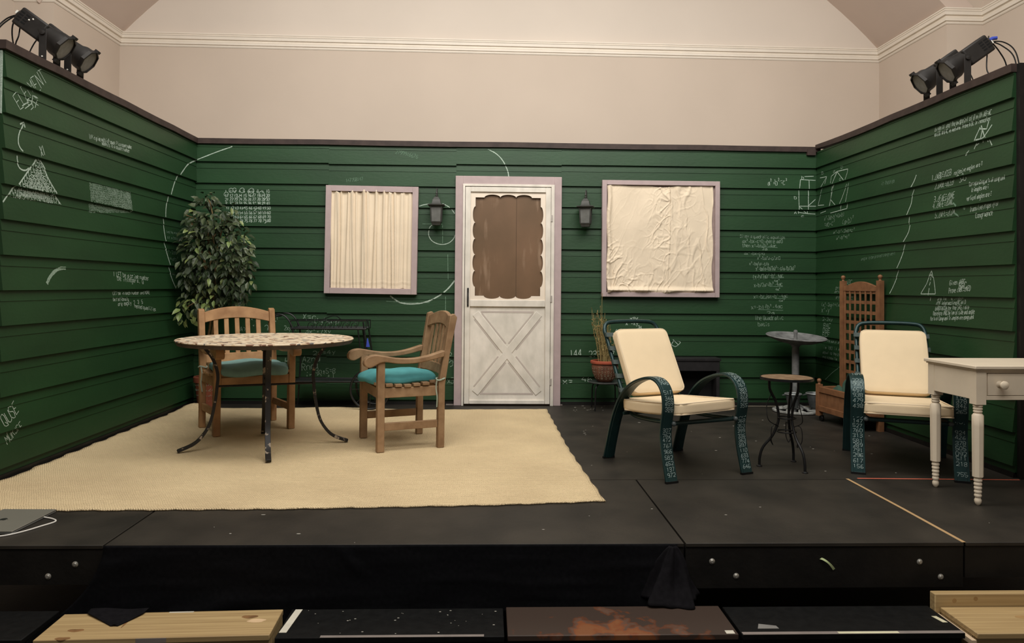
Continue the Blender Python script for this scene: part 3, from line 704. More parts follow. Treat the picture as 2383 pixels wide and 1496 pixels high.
write('b', [('X=c', 705, 744, 735, 744, .055), ('x²-y²=(x-y)', 732, 752, 790, 752, .04), ('3x²+7xy', 712, 775, 770, 775, .04), ('2xy=4', 662, 768, 690, 768, .04), ('x²', 576, 752, 590, 752, .05), ('4x²+5', 560, 772, 606, 756, .045), ('2n', 622, 768, 636, 760, .045), ('e=mn', 604, 828, 640, 824, .05), ('k', 664, 845, 676, 845, .05),
            ('Azna', 704, 843, 744, 843, .062), ('Rnof', 704, 862, 744, 856, .062), ('in n²+1', 712, 878, 780, 878, .05), ('3n+5=8', 735, 868, 780, 868, .045), ('2x=4y', 730, 826, 782, 822, .035), ('1x', 640, 752, 650, 736, .045), ('8', 1043, 836, 1051, 836, .06), ('9', 1046, 852, 1054, 852, .05), ('x5', 1041, 892, 1056, 892, .055)], .0055, mat('soft_chalk', (.22, .30, .23)), seed=8)

# ------------------------------------------------------------------ chalk on the left wall
write('l', [('ELEMENT', 42, 254, 106, 190, .085), ('=∞', 54, 262, 90, 236, .06)], .0055, name='chalk_word')
write('l', [('9x', 66, 256, 88, 246, .05)], .005, seed=5)
draw('l', [[(47, 352), (41, 344), (38, 333), (40, 318), (46, 303), (54, 289)], [(40, 362), (39, 374), (42, 388), (49, 395), (58, 396), (66, 391)]], .0085, name='chalk_arrow')
draw('l', [[(46, 289), (56, 284), (57, 297)]], .008, smooth=False, name='chalk_arrow')
write('l', [('X1', 90, 362, 101, 360, .055)], .006)
draw('l', [[(85, 371), (60, 402), (30, 438), (4, 470)], [(93, 371), (101, 388), (109, 414), (122, 442), (140, 477)]], .0095, name='chalk_triangle')
mb = MB(); rd = random.Random(21)
for i in range(13):
    t = i/12; y = 374+88*t; xl = 88-70*t**1.05; xr = 92+(40*t if t < .6 else 24+62*(t-.6)); n_ = i+1
    for k in range(n_):
        s_ = (k+.15)/n_; x = xl+(xr-xl)*s_; yy = y+(x-50)*.17*t*(.8)
        val = math.comb(i, k) if i < 13 else 1
        A = wp('l', x, yy); gl, wdt = glyphs(str(val), rd, .5); cw = .80*(wp('l', xl+(xr-xl)*(k+1)/n_, yy)-wp('l', xl+(xr-xl)*k/n_, yy)).x
        sx = min(.0055, cw/max(wdt, 5))
        for pl in gl: ribbon(mb, 'l', [A+Vector((a*sx, c*.0050)) for a, c in pl], .0045, rd)
mb.build('chalk_number_triangle', chalk, wall_left)
write('l', [('If P is prime and b is P square, P is a square number', 203, 322, 304, 347, .040), ('means b is a square number', 232, 337, 298, 355, .036)], .0048, seed=12)
mb = MB(); rd = random.Random(5)
for i in range(12):
    t = (i+.6)/12
    x0, y0 = 207-1*t, 427+70*t; x1, y1 = 302+2*t, 450+46*t
    A = wp('l', x0, y0); B = wp('l', x1, y1); tx = ''.join(rd.choice('0123456789') for _ in range(30 if i < 8 else 30))
    gl, wdt = glyphs(tx, rd, .5); e1 = B-A; L = e1.length; e1.normalize(); e2 = Vector((-e1.y, e1.x))
    for pl in gl: ribbon(mb, 'l', [A+e1*(a*L/wdt)+e2*(c*.0027) for a, c in pl], .0034, rd)
mb.build('chalk_digit_block', mat('soft_chalk', (.22, .30, .23)), wall_left)
draw('l', [[(104, 660), (112, 646), (124, 633), (138, 625), (152, 624)]], .022, mat('soft_chalk', (.22, .30, .23)), name='chalk_smear')
write('l', [('1 LET be a prime number', 262, 642, 344, 652, .045), ('be integers. Q', 270, 652, 330, 660, .045), ('LET be in each number and MORE', 262, 686, 348, 684, .032), ('be rationals', 262, 700, 298, 700, .038), ('are empty  2, 3, 5', 272, 712, 330, 706, .038), ('nested quantities', 310, 716, 358, 724, .040)], .005, seed=14)
write('l', [('QUSE', 8, 996, 42, 956, .075), ('MORSE', 16, 1034, 48, 996, .055)], .005, seed=15)
write('l', [('find the area', 384, 542, 410, 545, .028), ('of a body', 386, 555, 412, 558, .03), ('b²+2ab', 386, 590, 410, 592, .03), ('=ab²', 392, 606, 412, 608, .03), ('so that', 400, 640, 424, 640, .026)], .0045, chalkfaint, seed=16)

# ------------------------------------------------------------------ chalk on the right wall
write('r', [('Given XY and the midpoint of B with AB=AC', 2176, 306, 2308, 266, .044), ('and BE and AC as medians. Prove A BC is isosceles', 2176, 318, 2306, 280, .036)], .0050, seed=31)
draw('r', [[(2284, 296), (2276, 318), (2268, 347)], [(2286, 292), (2296, 316), (2310, 338)], [(2312, 290), (2296, 318), (2272, 338)], [(2276, 326), (2292, 322), (2300, 330)], [(2282, 300), (2300, 300), (2303, 282)]], .0075, smooth=False, name='chalk_triangle')
draw('r', [[(2248, 362), (2256, 350)], [(2290, 300), (2287, 332)]], .008, name='chalk_scribble')
draw('r', [[(1910, 414), (1926, 411), (1923, 428)], [(1926, 411), (1912, 440), (1907, 478), (1921, 477)], [(1910, 496), (1922, 491)],
           [(1937, 410), (1949, 399), (1975, 393), (1974, 404), (1970, 422), (1949, 399), (1938, 436), (1934, 480)], [(1937, 410), (1935, 478), (1932, 482)], [(1975, 425), (1971, 483)], [(1950, 400), (1943, 420), (1935, 450)], [(1971, 428), (1962, 462), (1955, 483)], [(1935, 464), (1949, 478)], [(1933, 496), (1972, 485), (1972, 476)], [(1957, 478), (1957, 492)]], .0060, smooth=False, name='chalk_rectangle')
write('r', [('b', 1913, 406, 1917, 405, .03), ('a', 1940, 402, 1944, 401, .03), ('b', 1958, 392, 1962, 391, .03), ('c', 1957, 420, 1961, 419, .03), ('a²+2ab+b²=(a+b)', 1920, 514, 1966, 503, .050), ('=ab+c²', 1922, 528, 1946, 523, .045), ('(a+b)²', 1964, 524, 1990, 516, .05), ('a²+b²+2ab=c²', 1940, 544, 1990, 538, .036), ('a²+b²=c²', 1948, 558, 1978, 553, .036)], .0045, mat('soft_chalk', (.22, .30, .23)), seed=33)
draw('r', [[(2135, 407), (2131, 422), (2125, 436)], [(2127, 441), (2124, 458), (2123, 474), (2119, 488), (2115, 501)], [(2116, 504), (2117, 522)], [(2119, 524), (2117, 540), (2110, 557), (2105, 566)], [(2106, 566), (2104, 582), (2098, 606), (2092, 624)], [(2091, 628), (2087, 648), (2081, 668), (2075, 683)]], .0078, name='chalk_arc')
write('r', [('1.∠ABD≅∠CEB', 2173, 421, 2218, 407, .055), ('reflexive angles are ≅', 2226, 408, 2291, 385, .038), ('2.△ABE≅△CEB', 2176, 440, 2219, 429, .055), ('SAS', 2233, 424, 2248, 420, .045), ('3.∠FAE≅∠DAE', 2177, 471, 2224, 460, .055), ('4.∠AFE≅∠DAC', 2176, 486, 2223, 475, .055), ('5.∠AFE≅∠CDA', 2177, 508, 2222, 498, .055),
            ('Corresponding parts of congruent', 2257, 433, 2340, 417, .036), ('triangles are ≅', 2263, 447, 2303, 439, .038), ('vertical angles are ≅', 2254, 468, 2312, 456, .042), ('Transitive Property of', 2258, 493, 2323, 478, .046), ('Congruence', 2272, 508, 2311, 500, .044)], .0050, seed=35)
draw('r', [[(2223, 472), (2232, 480), (2246, 486)], [(2222, 496), (2233, 503)]], .012, chalkfaint, name='chalk_smear')
draw('r', [[(2168, 630), (2164, 640), (2159, 660), (2148, 683)], [(2168, 630), (2173, 645), (2178, 664), (2182, 683)], [(2148, 684), (2182, 684)], [(2167, 640), (2167, 652)], [(2167, 656), (2166, 664)], [(2166, 670), (2165, 700)], [(2163, 644), (2168, 638), (2172, 646)]], .0055, smooth=False, name='chalk_triangle')
write('r', [('Given ∠ABC', 2213, 664, 2248, 660, .042), ('B≅C', 2236, 672, 2252, 670, .04), ('Prove ∠ABE≅∠AED', 2213, 682, 2263, 676, .046), ('Draw the line through', 2182, 699, 2240, 696, .032), ('∠CDE intersecting BC at D', 2180, 710, 2248, 707, .034), ('△ABD≅△CDA by the SAS rule', 2178, 722, 2256, 719, .036), ('therefore ∠ABC by law of side and angle', 2174, 734, 2270, 730, .040), ('Parts of Congruent Triangles are congruent', 2170, 746, 2270, 742, .034)], .0048, seed=37)
write('r', [('so ABC', 1958, 663, 1985, 661, .035), ('properties', 1948, 673, 1985, 671, .035), ('and is a', 1946, 682, 1985, 680, .035), ('proof of a line', 1946, 694, 1985, 693, .030), ('is an eq', 1952, 702, 1985, 701, .030), ('(x²-2xy)=(x+y)²', 1913, 712, 1972, 714, .040), ('x²+y²', 1915, 727, 1938, 728, .05), ('2+3xy', 1915, 746, 1938, 747, .030), ('BAC', 1918, 762, 1934, 763, .04), ('DBE', 1918, 773, 1934, 774, .036), ('ECF', 1918, 783, 1934, 784, .036),
            ('The sum of angles', 1925, 795, 1966, 802, .032), ('is 180 if a is', 1918, 811, 1966, 818, .034), ('equal to the other', 1918, 822, 1966, 830, .034), ('and opposite', 1918, 832, 1952, 838, .028)], .0045, mat('soft_chalk', (.22, .30, .23)), seed=38)
write('r', [('angle to be proved congruent', 2006, 606, 2084, 592, .032), ('in theorem', 2053, 432, 2084, 425, .045)], .004, chalkfaint, seed=39)
draw('r', [[(1966, 845), (1940, 866), (1924, 884)]], .006, chalkfaint, name='chalk_line')
# ------------------------------------------------------------------ green lounge chairs
LP = [(.03, 0, .0), (-.0, .035, .12), (-.0, .095, .28), (-.0, .17, .405), (-.0, .27, .495), (-.0, .39, .548), (-.0, .50, .566), (-.0, .575, .545), (-.0, .618, .49), (-.0, .628, .41), (-.0, .612, .325), (-.0, .605, .25), (-.0, .622, .15), (-.0, .648, .06), (-.0, .665, 0)]
def lounger(cx, cy, rz, label, seed):
    """local forward is -Y; rear feet at y=+.32, front feet at y=-.345"""
    g = thing('garden_lounge_chair', label, 'lounge chair', (cx, cy, 0), rz, 'green metal lounge chairs with cream cushions')
    rd = random.Random(seed)
    path = crom([(0, .33-u, z) for _, u, z in LP], 7)
    pr = [(-.5, -.5), (-.42, .5), (-.30, -.1), (-.06, .0), (0, .5), (.06, 0), (.30, -.1), (.42, .5), (.5, -.5)]
    for s in (-1, 1):
        X = .268*s; P = [Vector((X, p.y, p.z)) for p in path]
        P[0].z = .004; P[-1].z = .004
        lg = MB().strip(P, (1, 0, 0), .078, .012).strip([p for p in P], (1, 0, 0), .050, .018)
        lg = lg.build('arm_and_leg_band', framegreen, g, bevel=.002)
        for q_ in (P[-1], P[0]): MB().box(X-.040, X+.040, q_.y-.010, q_.y+.010, 0, .012).build('foot_cap', blackiron, lg)
        # digits chalked down the front face of the band
        mb = MB(); S_ = [0]
        for a, c in zip(P, P[1:]): S_.append(S_[-1]+(c-a).length)
        def at(sv):
            import bisect
            i = max(0, min(len(P)-2, bisect.bisect(S_, sv)-1)); t = (sv-S_[i])/(S_[i+1]-S_[i]); p = P[i].lerp(P[i+1], t)
            d = (P[i+1]-P[i]).normalized(); n = Vector((1, 0, 0)).cross(d)
            if n.y > 0 and n.z <= .2: n = -n
            if n.z < -.3: n = -n
            return p+n*.0105
        tot = S_[-1]; sv = tot-.03; rows = []
        while sv > tot-.72: rows.append(sv); sv -= rd.uniform(.026, .034)
        for r_ in rows:
            if rd.random() < .07: continue
            tx = ''.join(rd.choice('0123456789') for _ in range(3)); gl, wdt = glyphs(tx, rd, .45)
            for pl in gl:
                prev = None
                q = [(-.026+.052*a/wdt+X, r_-c*.0036) for a, c in pl]
                for i in range(len(q)-1):
                    a, c = Vector(q[i]), Vector(q[i+1]); d = c-a
                    if d.length < 1e-5: continue
                    n = Vector((-d.y, d.x)).normalized()*.0010
                    vs = []
                    for (uu, ss) in (a+n, c+n, c-n, a-n):
                        p = at(ss); vs.append(mb.b.verts.new(Vector((uu, p.y, p.z))))
                    mb.b.faces.new(vs)
        mb.build('chalk_digits', mat('chalk_on_metal', (.34, .43, .41), .9, .3, 200), lg)
    # tube frame: seat rails running up into the back hoop
    W_, zt = .212, .30
    side = lambda s: [(s*W_, -.275, zt+.022), (s*W_, -.05, zt+.004), (s*W_, .13, zt+.004), (s*W_, .205, zt+.045), (s*W_, .265, zt+.135), (s*W_, .345, .565), (s*W_, .445, .745)]
    hoop = [(-W_, .478, .80), (-W_+.02, .500, .843), (-W_+.07, .508, .858), (0, .510, .862), (W_-.07, .508, .858), (W_-.02, .500, .843), (W_, .478, .80)]
    MB().tube(crom(side(-1)+hoop+side(1)[::-1], 6), .0135, 10).build('tube_frame', framegreen, g, smooth=True)
    MB().tube([(-.262, -.272, zt+.018), (.262, -.272, zt+.018)], .013, 10).tube([(-.262, .17, zt+.01), (.262, .17, zt+.01)], .011, 10).build('cross_tube', framegreen, g, smooth=True)
    for s in (-1, 1):
        MB().ball((s*.222, -.290, zt+.020), .0145).build('end_knob', mat('grey_plastic_knob', (.07, .085, .085), .4), g, smooth=True)
    for k in range(5):
        z = .44+k*.085; y = .265+(z-.435)*.50
        o = MB().tube(crom([(-W_-.016, y, z), (-W_, y-.017, z), (0, y-.019, z), (W_, y-.017, z), (W_+.016, y, z), (W_, y+.016, z), (0, y+.012, z), (-W_, y+.016, z)], 4, True), .002, 4, closed=True)
        o = MB().strip(crom([(-W_-.012, y+.014, z), (-W_-.017, y, z), (-W_+.01, y-.018, z), (0, y-.018, z), (W_-.01, y-.018, z), (W_+.017, y, z), (W_+.012, y+.014, z)], 4), (0, .45, .89), .030, .003)
        o.build('back_strap', mat('grey_green_webbing', (.055, .075, .070), .8), g, smooth=True)
    return g
def boxcushion(name, label, w, d, h, chair, Mx, sag=0):
    g = thing(name, label, 'cushion', chair.location, chair.rotation_euler.z)
    q = pillow(w, d, h, n=26, puff=.10, p=7)
    for v in q.b.verts:
        v.co.z += -sag*(v.co.y/d*2)**2*(1 if sag else 0)
        v.co = Mx @ v.co
    q.build('cushion_cover', creamcloth, g, smooth=True, angle=80)
    b = MB(); hw, hd = w/2-.008, d/2-.008; rr = .035
    loop_ = []
    for cxs, cys, a0_ in ((1, 1, 0), (-1, 1, 90), (-1, -1, 180), (1, -1, 270)):
        for k in range(5):
            a = R(a0_+k*22.5); loop_.append((cxs*(hw-rr)+rr*math.cos(a), cys*(hd-rr)+rr*math.sin(a)))
    for zz in (h/2-.006, -h/2+.006):
        b.tube([Mx @ Vector((x, y, zz-sag*(y/d*2)**2)) for x, y in loop_], .0042, 6, closed=True)
    b.build('piping', mat('cushion_piping', (.72, .58, .40), .8, .03), g, smooth=True)
    return g
RA, RB = math.atan2(.38, .925), math.atan2(-.375, .93)
la = lounger(1.080, -2.312, RA, 'green lounge chair nearer the door, cream cushions, left of the small bistro table', 5)
lb = lounger(2.497, -2.306, RB, 'green lounge chair beside the cream desk, right of the small bistro table', 6)
for ch, who in ((la, 'nearer the door'), (lb, 'beside the cream desk')):
    Ms = (Matrix.Translation((-.030, -.072, .380)) @ Matrix.Rotation(R(7), 4, 'Z') @ Matrix.Rotation(R(-4.5), 4, 'X')) if ch is la else (Matrix.Translation((0, -.075, .372)) @ Matrix.Rotation(R(-2.5), 4, 'X'))
    boxcushion('seat_cushion', 'cream seat cushion on the green lounge chair '+who, .455 if ch is la else .480, .53, .072, ch, Ms, -.010)
    d = Vector((0, .215, .375)).normalized(); Mb = Matrix.Translation((0, .283, .612)) @ Matrix.Rotation(math.atan2(d.z, d.y), 4, 'X')
    boxcushion('back_cushion', 'cream back cushion leaning on the green lounge chair '+who, .405, .455, .062, ch, Mb)

# ------------------------------------------------------------------ bistro side table
bt = thing('bistro_table', 'small round bistro table with three curved black legs between the lounge chairs', 'side table', (1.765, -2.341, 0), R(90))
tile = mat('brown_stone_tile', (.17, .10, .055), .45, .4, 30, col2=(.30, .20, .12))
MB().lathe([(.0001, .537), (.150, .537), (.153, .541), (.153, .546), (.150, .549), (.0001, .549)], n=40).build('tabletop', tile, bt, smooth=True)
MB().lathe([(.154, .534), (.157, .534), (.157, .550), (.154, .550)], n=40, cap=False).lathe([(.10, .529), (.11, .529), (.11, .537), (.10, .537)], n=32).build('rim_band', blackiron, bt, smooth=True)
pf = [(.105, .532), (.100, .47), (.066, .40), (.050, .33), (.052, .27), (.085, .19), (.140, .12), (.160, .06), (.163, .008)]
for a in (84, 197, 323):
    c, s = math.cos(R(a)), math.sin(R(a))
    c, s = math.cos(R(a-0)), math.sin(R(a-0))
    lg = MB().tube(crom([(r*c, r*s, z) for r, z in pf], 6), .0085, 8).build('leg', blackiron, bt, smooth=True)
    MB().lathe([(.018, 0), (.018, .004), (.010, .010), (.0001, .012)], (.163*c, .163*s, 0), 14).build('foot', blackiron, lg, smooth=True)
    sp_ = [(.048*c, .048*s, .245), (.078*c-.02*s, .078*s+.02*c, .262), (.098*c-.03*s, .098*s+.03*c, .24), (.10*c-.03*s, .10*s+.03*c, .17), (.085*c-.01*s, .085*s+.01*c, .135), (.10*c, .10*s, .165)]
    MB().tube(crom(sp_, 6), .0028, 6).tube(crom([(.095*c, .095*s, .44), (.12*c, .12*s, .37), (.115*c-.02*s, .115*s+.02*c, .29), (.06*c, .06*s, .25)], 6), .0026, 6).build('scroll_wire', blackiron, lg, smooth=True)
MB().tube([(.055*math.cos(t), .055*math.sin(t), .215) for t in [2*math.pi*k/24 for k in range(24)]], .004, closed=True).tube([(.053*math.cos(t), .053*math.sin(t), .30) for t in [2*math.pi*k/24 for k in range(24)]], .004, closed=True).build('leg_ring', blackiron, bt, smooth=True)

# ------------------------------------------------------------------ bird bath
bbx = thing('bird_bath', 'grey cast bird bath on a slim pedestal in the right corner', 'bird bath', (2.662, -.345, 0))
Mt = Matrix.Translation((0, 0, .6)) @ Matrix.Rotation(R(5.5), 4, 'X') @ Matrix.Rotation(R(2.2), 4, 'Y') @ Matrix.Translation((0, 0, -.6))
MB().lathe([(.0001, .598), (.05, .600), (.16, .622), (.235, .652), (.252, .660), (.258, .668), (.252, .674), (.236, .668), (.15, .640), (.04, .624), (.0001, .622)], n=48, M=Mt).build('bowl', stone, bbx, smooth=True)
MB().lathe([(.022, .618), (.016, .63), (.014, .69), (.018, .70), (.018, .715), (.012, .725), (.0001, .727)], n=14).build('spout', stone, bbx, smooth=True)
MB().lathe([(.050, .05), (.034, .07), (.026, .10), (.031, .12), (.031, .55), (.028, .57), (.038, .585), (.06, .605)], n=24).build('pedestal', stone, bbx, smooth=True)
b = MB().lathe([(.185, .0), (.196, .008), (.196, .020), (.18, .026), (.165, .020), (.165, 0)], n=44)
for k in range(8):
    a = 2*math.pi*k/8
    b.tube(crom([(.04*math.cos(a), .04*math.sin(a), .055), (.09*math.cos(a+.25), .09*math.sin(a+.25), .036), (.13*math.cos(a-.15), .13*math.sin(a-.15), .026), (.175*math.cos(a+.1), .175*math.sin(a+.1), .018)], 5), .012, 8)
b.build('base', mat('pale_worn_stone', (.28, .28, .26), .8, .5, 30), bbx, smooth=True)
def pail(x, y, z, r, label):
    p = thing('metal_pot', label, 'pot', (x, y, z))
    MB().lathe([(r*.55, 0), (r*.6, .004), (r*.92, .105), (r, .118), (r*1.06, .121), (r*1.06, .126), (r*.96, .124), (r*.86, .10), (r*.5, .008), (.0001, .008)], n=28).build('body', galv, p, smooth=True)
    MB().lathe([(r*1.04, .121), (r*1.075, .123), (r*1.04, .128), (r*1.0, .1235)], n=28, cap=False).build('rim', mat('pale_pot_rim', (.36, .37, .36), .4, metal=.3), p, smooth=True)
    for s in (-1, 1): MB().tube(crom([(s*r*1.03, -.012, .118), (s*(r*1.03+.022), -.008, .112), (s*(r*1.03+.022), .008, .112), (s*r*1.03, .012, .118)], 4), .003, 6).build('handle', galv, p, smooth=True)
    return p
pail(2.595, -.455, .052, .068, 'grey metal pot at the left of the bird bath foot')
pail(2.800, -.425, .052, .072, 'grey metal pot at the right of the bird bath foot')
o = MB().tube(crom([(2.86, -.40, .16), (2.93, -.42, .20), (2.965, -.50, .16), (2.93, -.56, .07), (2.87, -.50, .045)], 6), .007, 8).build('garden_hose', mat('pale_hose', (.34, .35, .33), .6), smooth=True)
tag(o, 'short pale hose curling beside the bird bath and planter', 'hose')
# legs that carry the pots
for (x, y) in ((2.595, -.455), (2.800, -.425)):
    MB().lathe([(.03, .012-.0), (.028, .05), (.0001, .053)], (x-2.662, y+.345, 0), 16).build('pot_support', stone, bbx, smooth=True)

# ------------------------------------------------------------------ trellis planter
ang = math.atan2(-.49, .06)
pl = thing('trellis_planter', 'reddish cedar planter box with tall trellis back on casters by the right wall', 'planter', (2.678, -.780, 0), ang)
# local x runs along the box towards the viewer, local y towards the right wall
Lb, Db = .478, .215
def post(x, y, h, z0=.045):
    b = MB().box(x-.020, x+.020, y-.020, y+.020, z0, h)
    b.lathe([(.012, h), (.009, h+.009), (.015, h+.018), (.018, h+.030), (.013, h+.042), (.0001, h+.047)], (x, y, 0), 14)
    return b.build('post', cedar, pl, smooth=True, angle=30)
post(0, 0, .305); post(Lb, 0, .305, .0); post(0, Db, 1.16); post(Lb, Db, 1.16, 0)
def panel(a, b_, y0, y1, z0, z1, alongx=True):
    m = MB()
    if alongx:
        m.box(a, b_, y0-.010, y1+.010, z1-.045, z1).box(a, b_, y0-.010, y1+.010, z0, z0+.045)
        n = 10
        for k in range(n):
            x = a+(b_-a)*k/n; m.box(x+.001, x+(b_-a)/n-.001, y0, y1, z0+.03, z1-.03)
    else:
        m.box(y0-.010, y1+.010, a, b_, z1-.045, z1).box(y0-.010, y1+.010, a, b_, z0, z0+.045)
        for k in range(4):
            x = a+(b_-a)*k/4; m.box(y0, y1, x+.001, x+(b_-a)/4-.001, z0+.03, z1-.03)
    return m.build('side_panel', cedar, pl, bevel=.002)
panel(.02, Lb-.02, -.006, .006, .085, .285); panel(.02, Lb-.02, Db-.006, Db+.006, .085, .285)
panel(.02, Db-.02, -.006, .006, .085, .285, False); panel(.02, Db-.02, Lb-.006, Lb+.006, .085, .285, False)
MB().box(.02, Lb-.02, .008, Db-.008, .09, .10).build('bottom_board', cedar, pl)
MB().box(.0, Lb, Db-.008, Db+.008, .0+.07, .10).build('lower_stretcher', cedar, pl)
t = MB()
for k in range(7):
    x = .035+(Lb-.07)*k/6; t.box(x-.0085, x+.0085, Db-.010, Db-.002, .29, 1.085)
for k in range(10):
    z = .33+.082*k; t.box(.02, Lb-.02, Db-.002, Db+.008, z-.013, z+.013)
t.build('trellis_lattice', cedar, pl, bevel=.001)
n = 16
b = MB().rings([[Vector((x, Db-.012, 1.075)), Vector((x, Db+.012, 1.075)), Vector((x, Db+.012, zt_)), Vector((x, Db-.012, zt_))] for x, zt_ in [(.02+(Lb-.04)*k/n, 1.112+.042*math.sin(math.pi*k/n)**1.3) for k in range(n+1)]])
b.build('arched_top_rail', cedar, pl, bevel=.003)
for x, y in ((0.02, .01), (.02, Db-.01)):
    MB().lathe([(.022, -.010), (.024, -.006), (.024, .006), (.022, .010)], (x, y, .0245), 16, Matrix.Rotation(R(90), 4, 'X')).box(x-.012, x+.012, y-.014, y+.014, .040, .050).build('caster', blackiron, pl, smooth=True)
gc = thing('green_cloth_bundle', 'dark green cloth draped in the cedar planter box', 'cloth', (2.678, -.780, .0), ang)
rr_ = random.Random(4)
b = MB()
b.grid(24, 12, lambda u, v: Vector((.03+u*.40, .02+v*.17, .255+.045*noise.noise(Vector((u*5, v*3, 1)))+.03*math.sin(u*9)*math.sin(v*3))))
b.build('folded_cloth', mat('dark_green_cloth', (.035, .075, .05), .9, .2, 12), gc, smooth=True, solid=.004)
MB().tube(crom([(.27, .05, .27), (.26, .06, .34), (.30, .09, .385), (.36, .12, .38), (.385, .13, .32), (.37, .12, .26)], 6), .014, 10).build('rolled_edge', mat('dark_green_cloth', (.035, .075, .05)), gc, smooth=True)

# ------------------------------------------------------------------ cream desk
dk = thing('writing_desk', 'cream painted desk with turned legs and one drawer at the right edge', 'desk', (2.733, -2.962, 0), R(1.6))
DX = (-.345, .42); DY = (-.2, .2)
def dleg(x, y):
    b = MB(); s = .026
    b.box(x-s, x+s, y-s, y+s, .512, .692)
    rr = [(.020, .512), (.016, .506)]
    def beads(z1, z0, n, r0, r1):
        out = []
        for k in range(n):
            za = z1-(z1-z0)*k/n; zb = z1-(z1-z0)*(k+1)/n; rr_ = r0+(r1-r0)*k/max(1, n-1)
            out += [(rr_*.80, za), (rr_, za-(za-zb)*.3), (rr_, za-(za-zb)*.7), (rr_*.80, zb)]
        return out
    up = [(.018, .514)]+beads(.510, .468, 3, .0225, .021)+[(.015, .462)]
    b.lathe(up[::-1], (x, y, 0), 20)
    # eight-sided tapered shaft
    oc = lambda r, z: [Vector((x+r*math.cos(R(22.5)+k*math.pi/4), y+r*math.sin(R(22.5)+k*math.pi/4), z)) for k in range(8)]
    b.rings([oc(.019, .466), oc(.0275, .455), oc(.0275, .40), oc(.0255, .150), oc(.0255, .145), oc(.017, .136)])
    lo = [(.016, .138)]+beads(.136, .040, 5, .0195, .0170)+[(.012, .038), (.0165, .028), (.0160, .016), (.010, .004), (.006, 0)]
    b.lathe(lo[::-1], (x, y, 0), 20)
    return b.build('leg', deskm, dk, smooth=True, angle=38)
for x in (DX[0]+.03, DX[1]-.03):
    for y in (DY[0]+.03, DY[1]-.03): dleg(x, y)
MB().box(DX[0]-.012, DX[1]+.012, DY[0]-.014, DY[1]+.012, .692, .710).box(DX[0]-.004, DX[1]+.004, DY[0]-.006, DY[1]+.004, .684, .692).build('desktop', deskm, dk, bevel=.005, seg=3)
MB().box(DX[0]+.006, DX[0]+.024, DY[0]+.05, DY[1]-.05, .535, .688).build('side_apron', deskm, dk, bevel=.002)
MB().box(DX[1]-.024, DX[1]-.006, DY[0]+.05, DY[1]-.05, .535, .688).build('side_apron', deskm, dk, bevel=.002)
MB().box(DX[0]+.05, DX[1]-.05, DY[1]-.024, DY[1]-.006, .535, .688).build('rear_apron', deskm, dk, bevel=.002)
MB().box(DX[0]+.056, DX[1]-.056, DY[0]+.010, DY[0]+.026, .672, .688).box(DX[0]+.056, DX[1]-.056, DY[0]+.010, DY[0]+.026, .535, .556).box(DX[0]+.056, DX[0]+.066, DY[0]+.010, DY[0]+.026, .556, .672).box(DX[1]-.066, DX[1]-.056, DY[0]+.010, DY[0]+.026, .556, .672).build('front_apron', deskm, dk, bevel=.0015)
dr = MB().box(DX[0]+.069, DX[1]-.069, DY[0]+.009, DY[0]+.030, .5585, .6695).build('drawer', deskm, dk, bevel=.0015)
for kx in (-.214, .29):
    MB().lathe([(.020, 0), (.012, .008), (.010, .020), (.015, .026), (.021, .032), (.021, .040), (.012, .046), (.0001, .047)], (kx, DY[0]+.010, .614), 22, Matrix.Rotation(R(90), 4, 'X')).build('drawer_knob', deskm, dr, smooth=True)
# ------------------------------------------------------------------ ficus in the corner
fi = thing('potted_ficus', 'leafy green ficus tree in a terracotta pot in the left corner of the set', 'plant', (-2.565, -.145, 0))
O = Vector((-2.565, -.145, 0))
MB().lathe([(.074, 0), (.080, .004), (.104, .215), (.106, .22), (.118, .222), (.120, .265), (.112, .272), (.104, .268), (.098, .235), (.0001, .232)], n=36).build('pot', terra, fi, smooth=True)
mb = MB(); rd = random.Random(3)
for ring in range(4):
    z = .06+.045*ring; r_ = .0755+.136*(z)+.0015
    for k in range(10):
        gl, _ = glyphs(rd.choice('RBKE2358SXA'), rd, .4); a0_ = -math.pi+k*.33
        for pl_ in gl:
            q = [(a0_+a*.004/r_*1.3, z+c*.0045) for a, c in pl_]
            mb.tube([(r_*math.cos(a), r_*math.sin(a), zz) for a, zz in q], .0016, 4)
mb.build('chalk_marks', mat('soft_chalk', (.22, .30, .23)), fi)
MB().lathe([(.0001, .233), (.097, .236), (.05, .242), (.0001, .244)], n=20).build('soil', mat('dark_soil', (.02, .014, .01), .9, .3, 40), fi, smooth=True)
bark = mat('ficus_bark', (.22, .14, .06), .8, .3, 30)
br = MB()
for k in range(3):
    br.tube(crom([(.02*math.cos(k*2), .02*math.sin(k*2), .22), (.03+.02*k-.03, -.03, .50), (.05+.03*k, -.08, .80), (.08+.03*(k-1), -.15, 1.15), (.06+.10*(k-1), -.2, 1.50), (.06+.16*(k-1), -.2, 1.66)], 5), .011, 7)
br.build('trunk', bark, fi, smooth=True)
leafd = mat('ficus_leaf_dark', (.012, .024, .008), .5, .3, 9, spec=.3, col2=(.030, .046, .017))
leafm = mat('ficus_leaf_mid', (.052, .072, .032), .45, .2, 9, spec=.45, col2=(.085, .105, .050))
leafl = mat('ficus_leaf_light', (.13, .19, .05), .45, .2, 9, spec=.5, col2=(.22, .26, .09))
rd = random.Random(17)
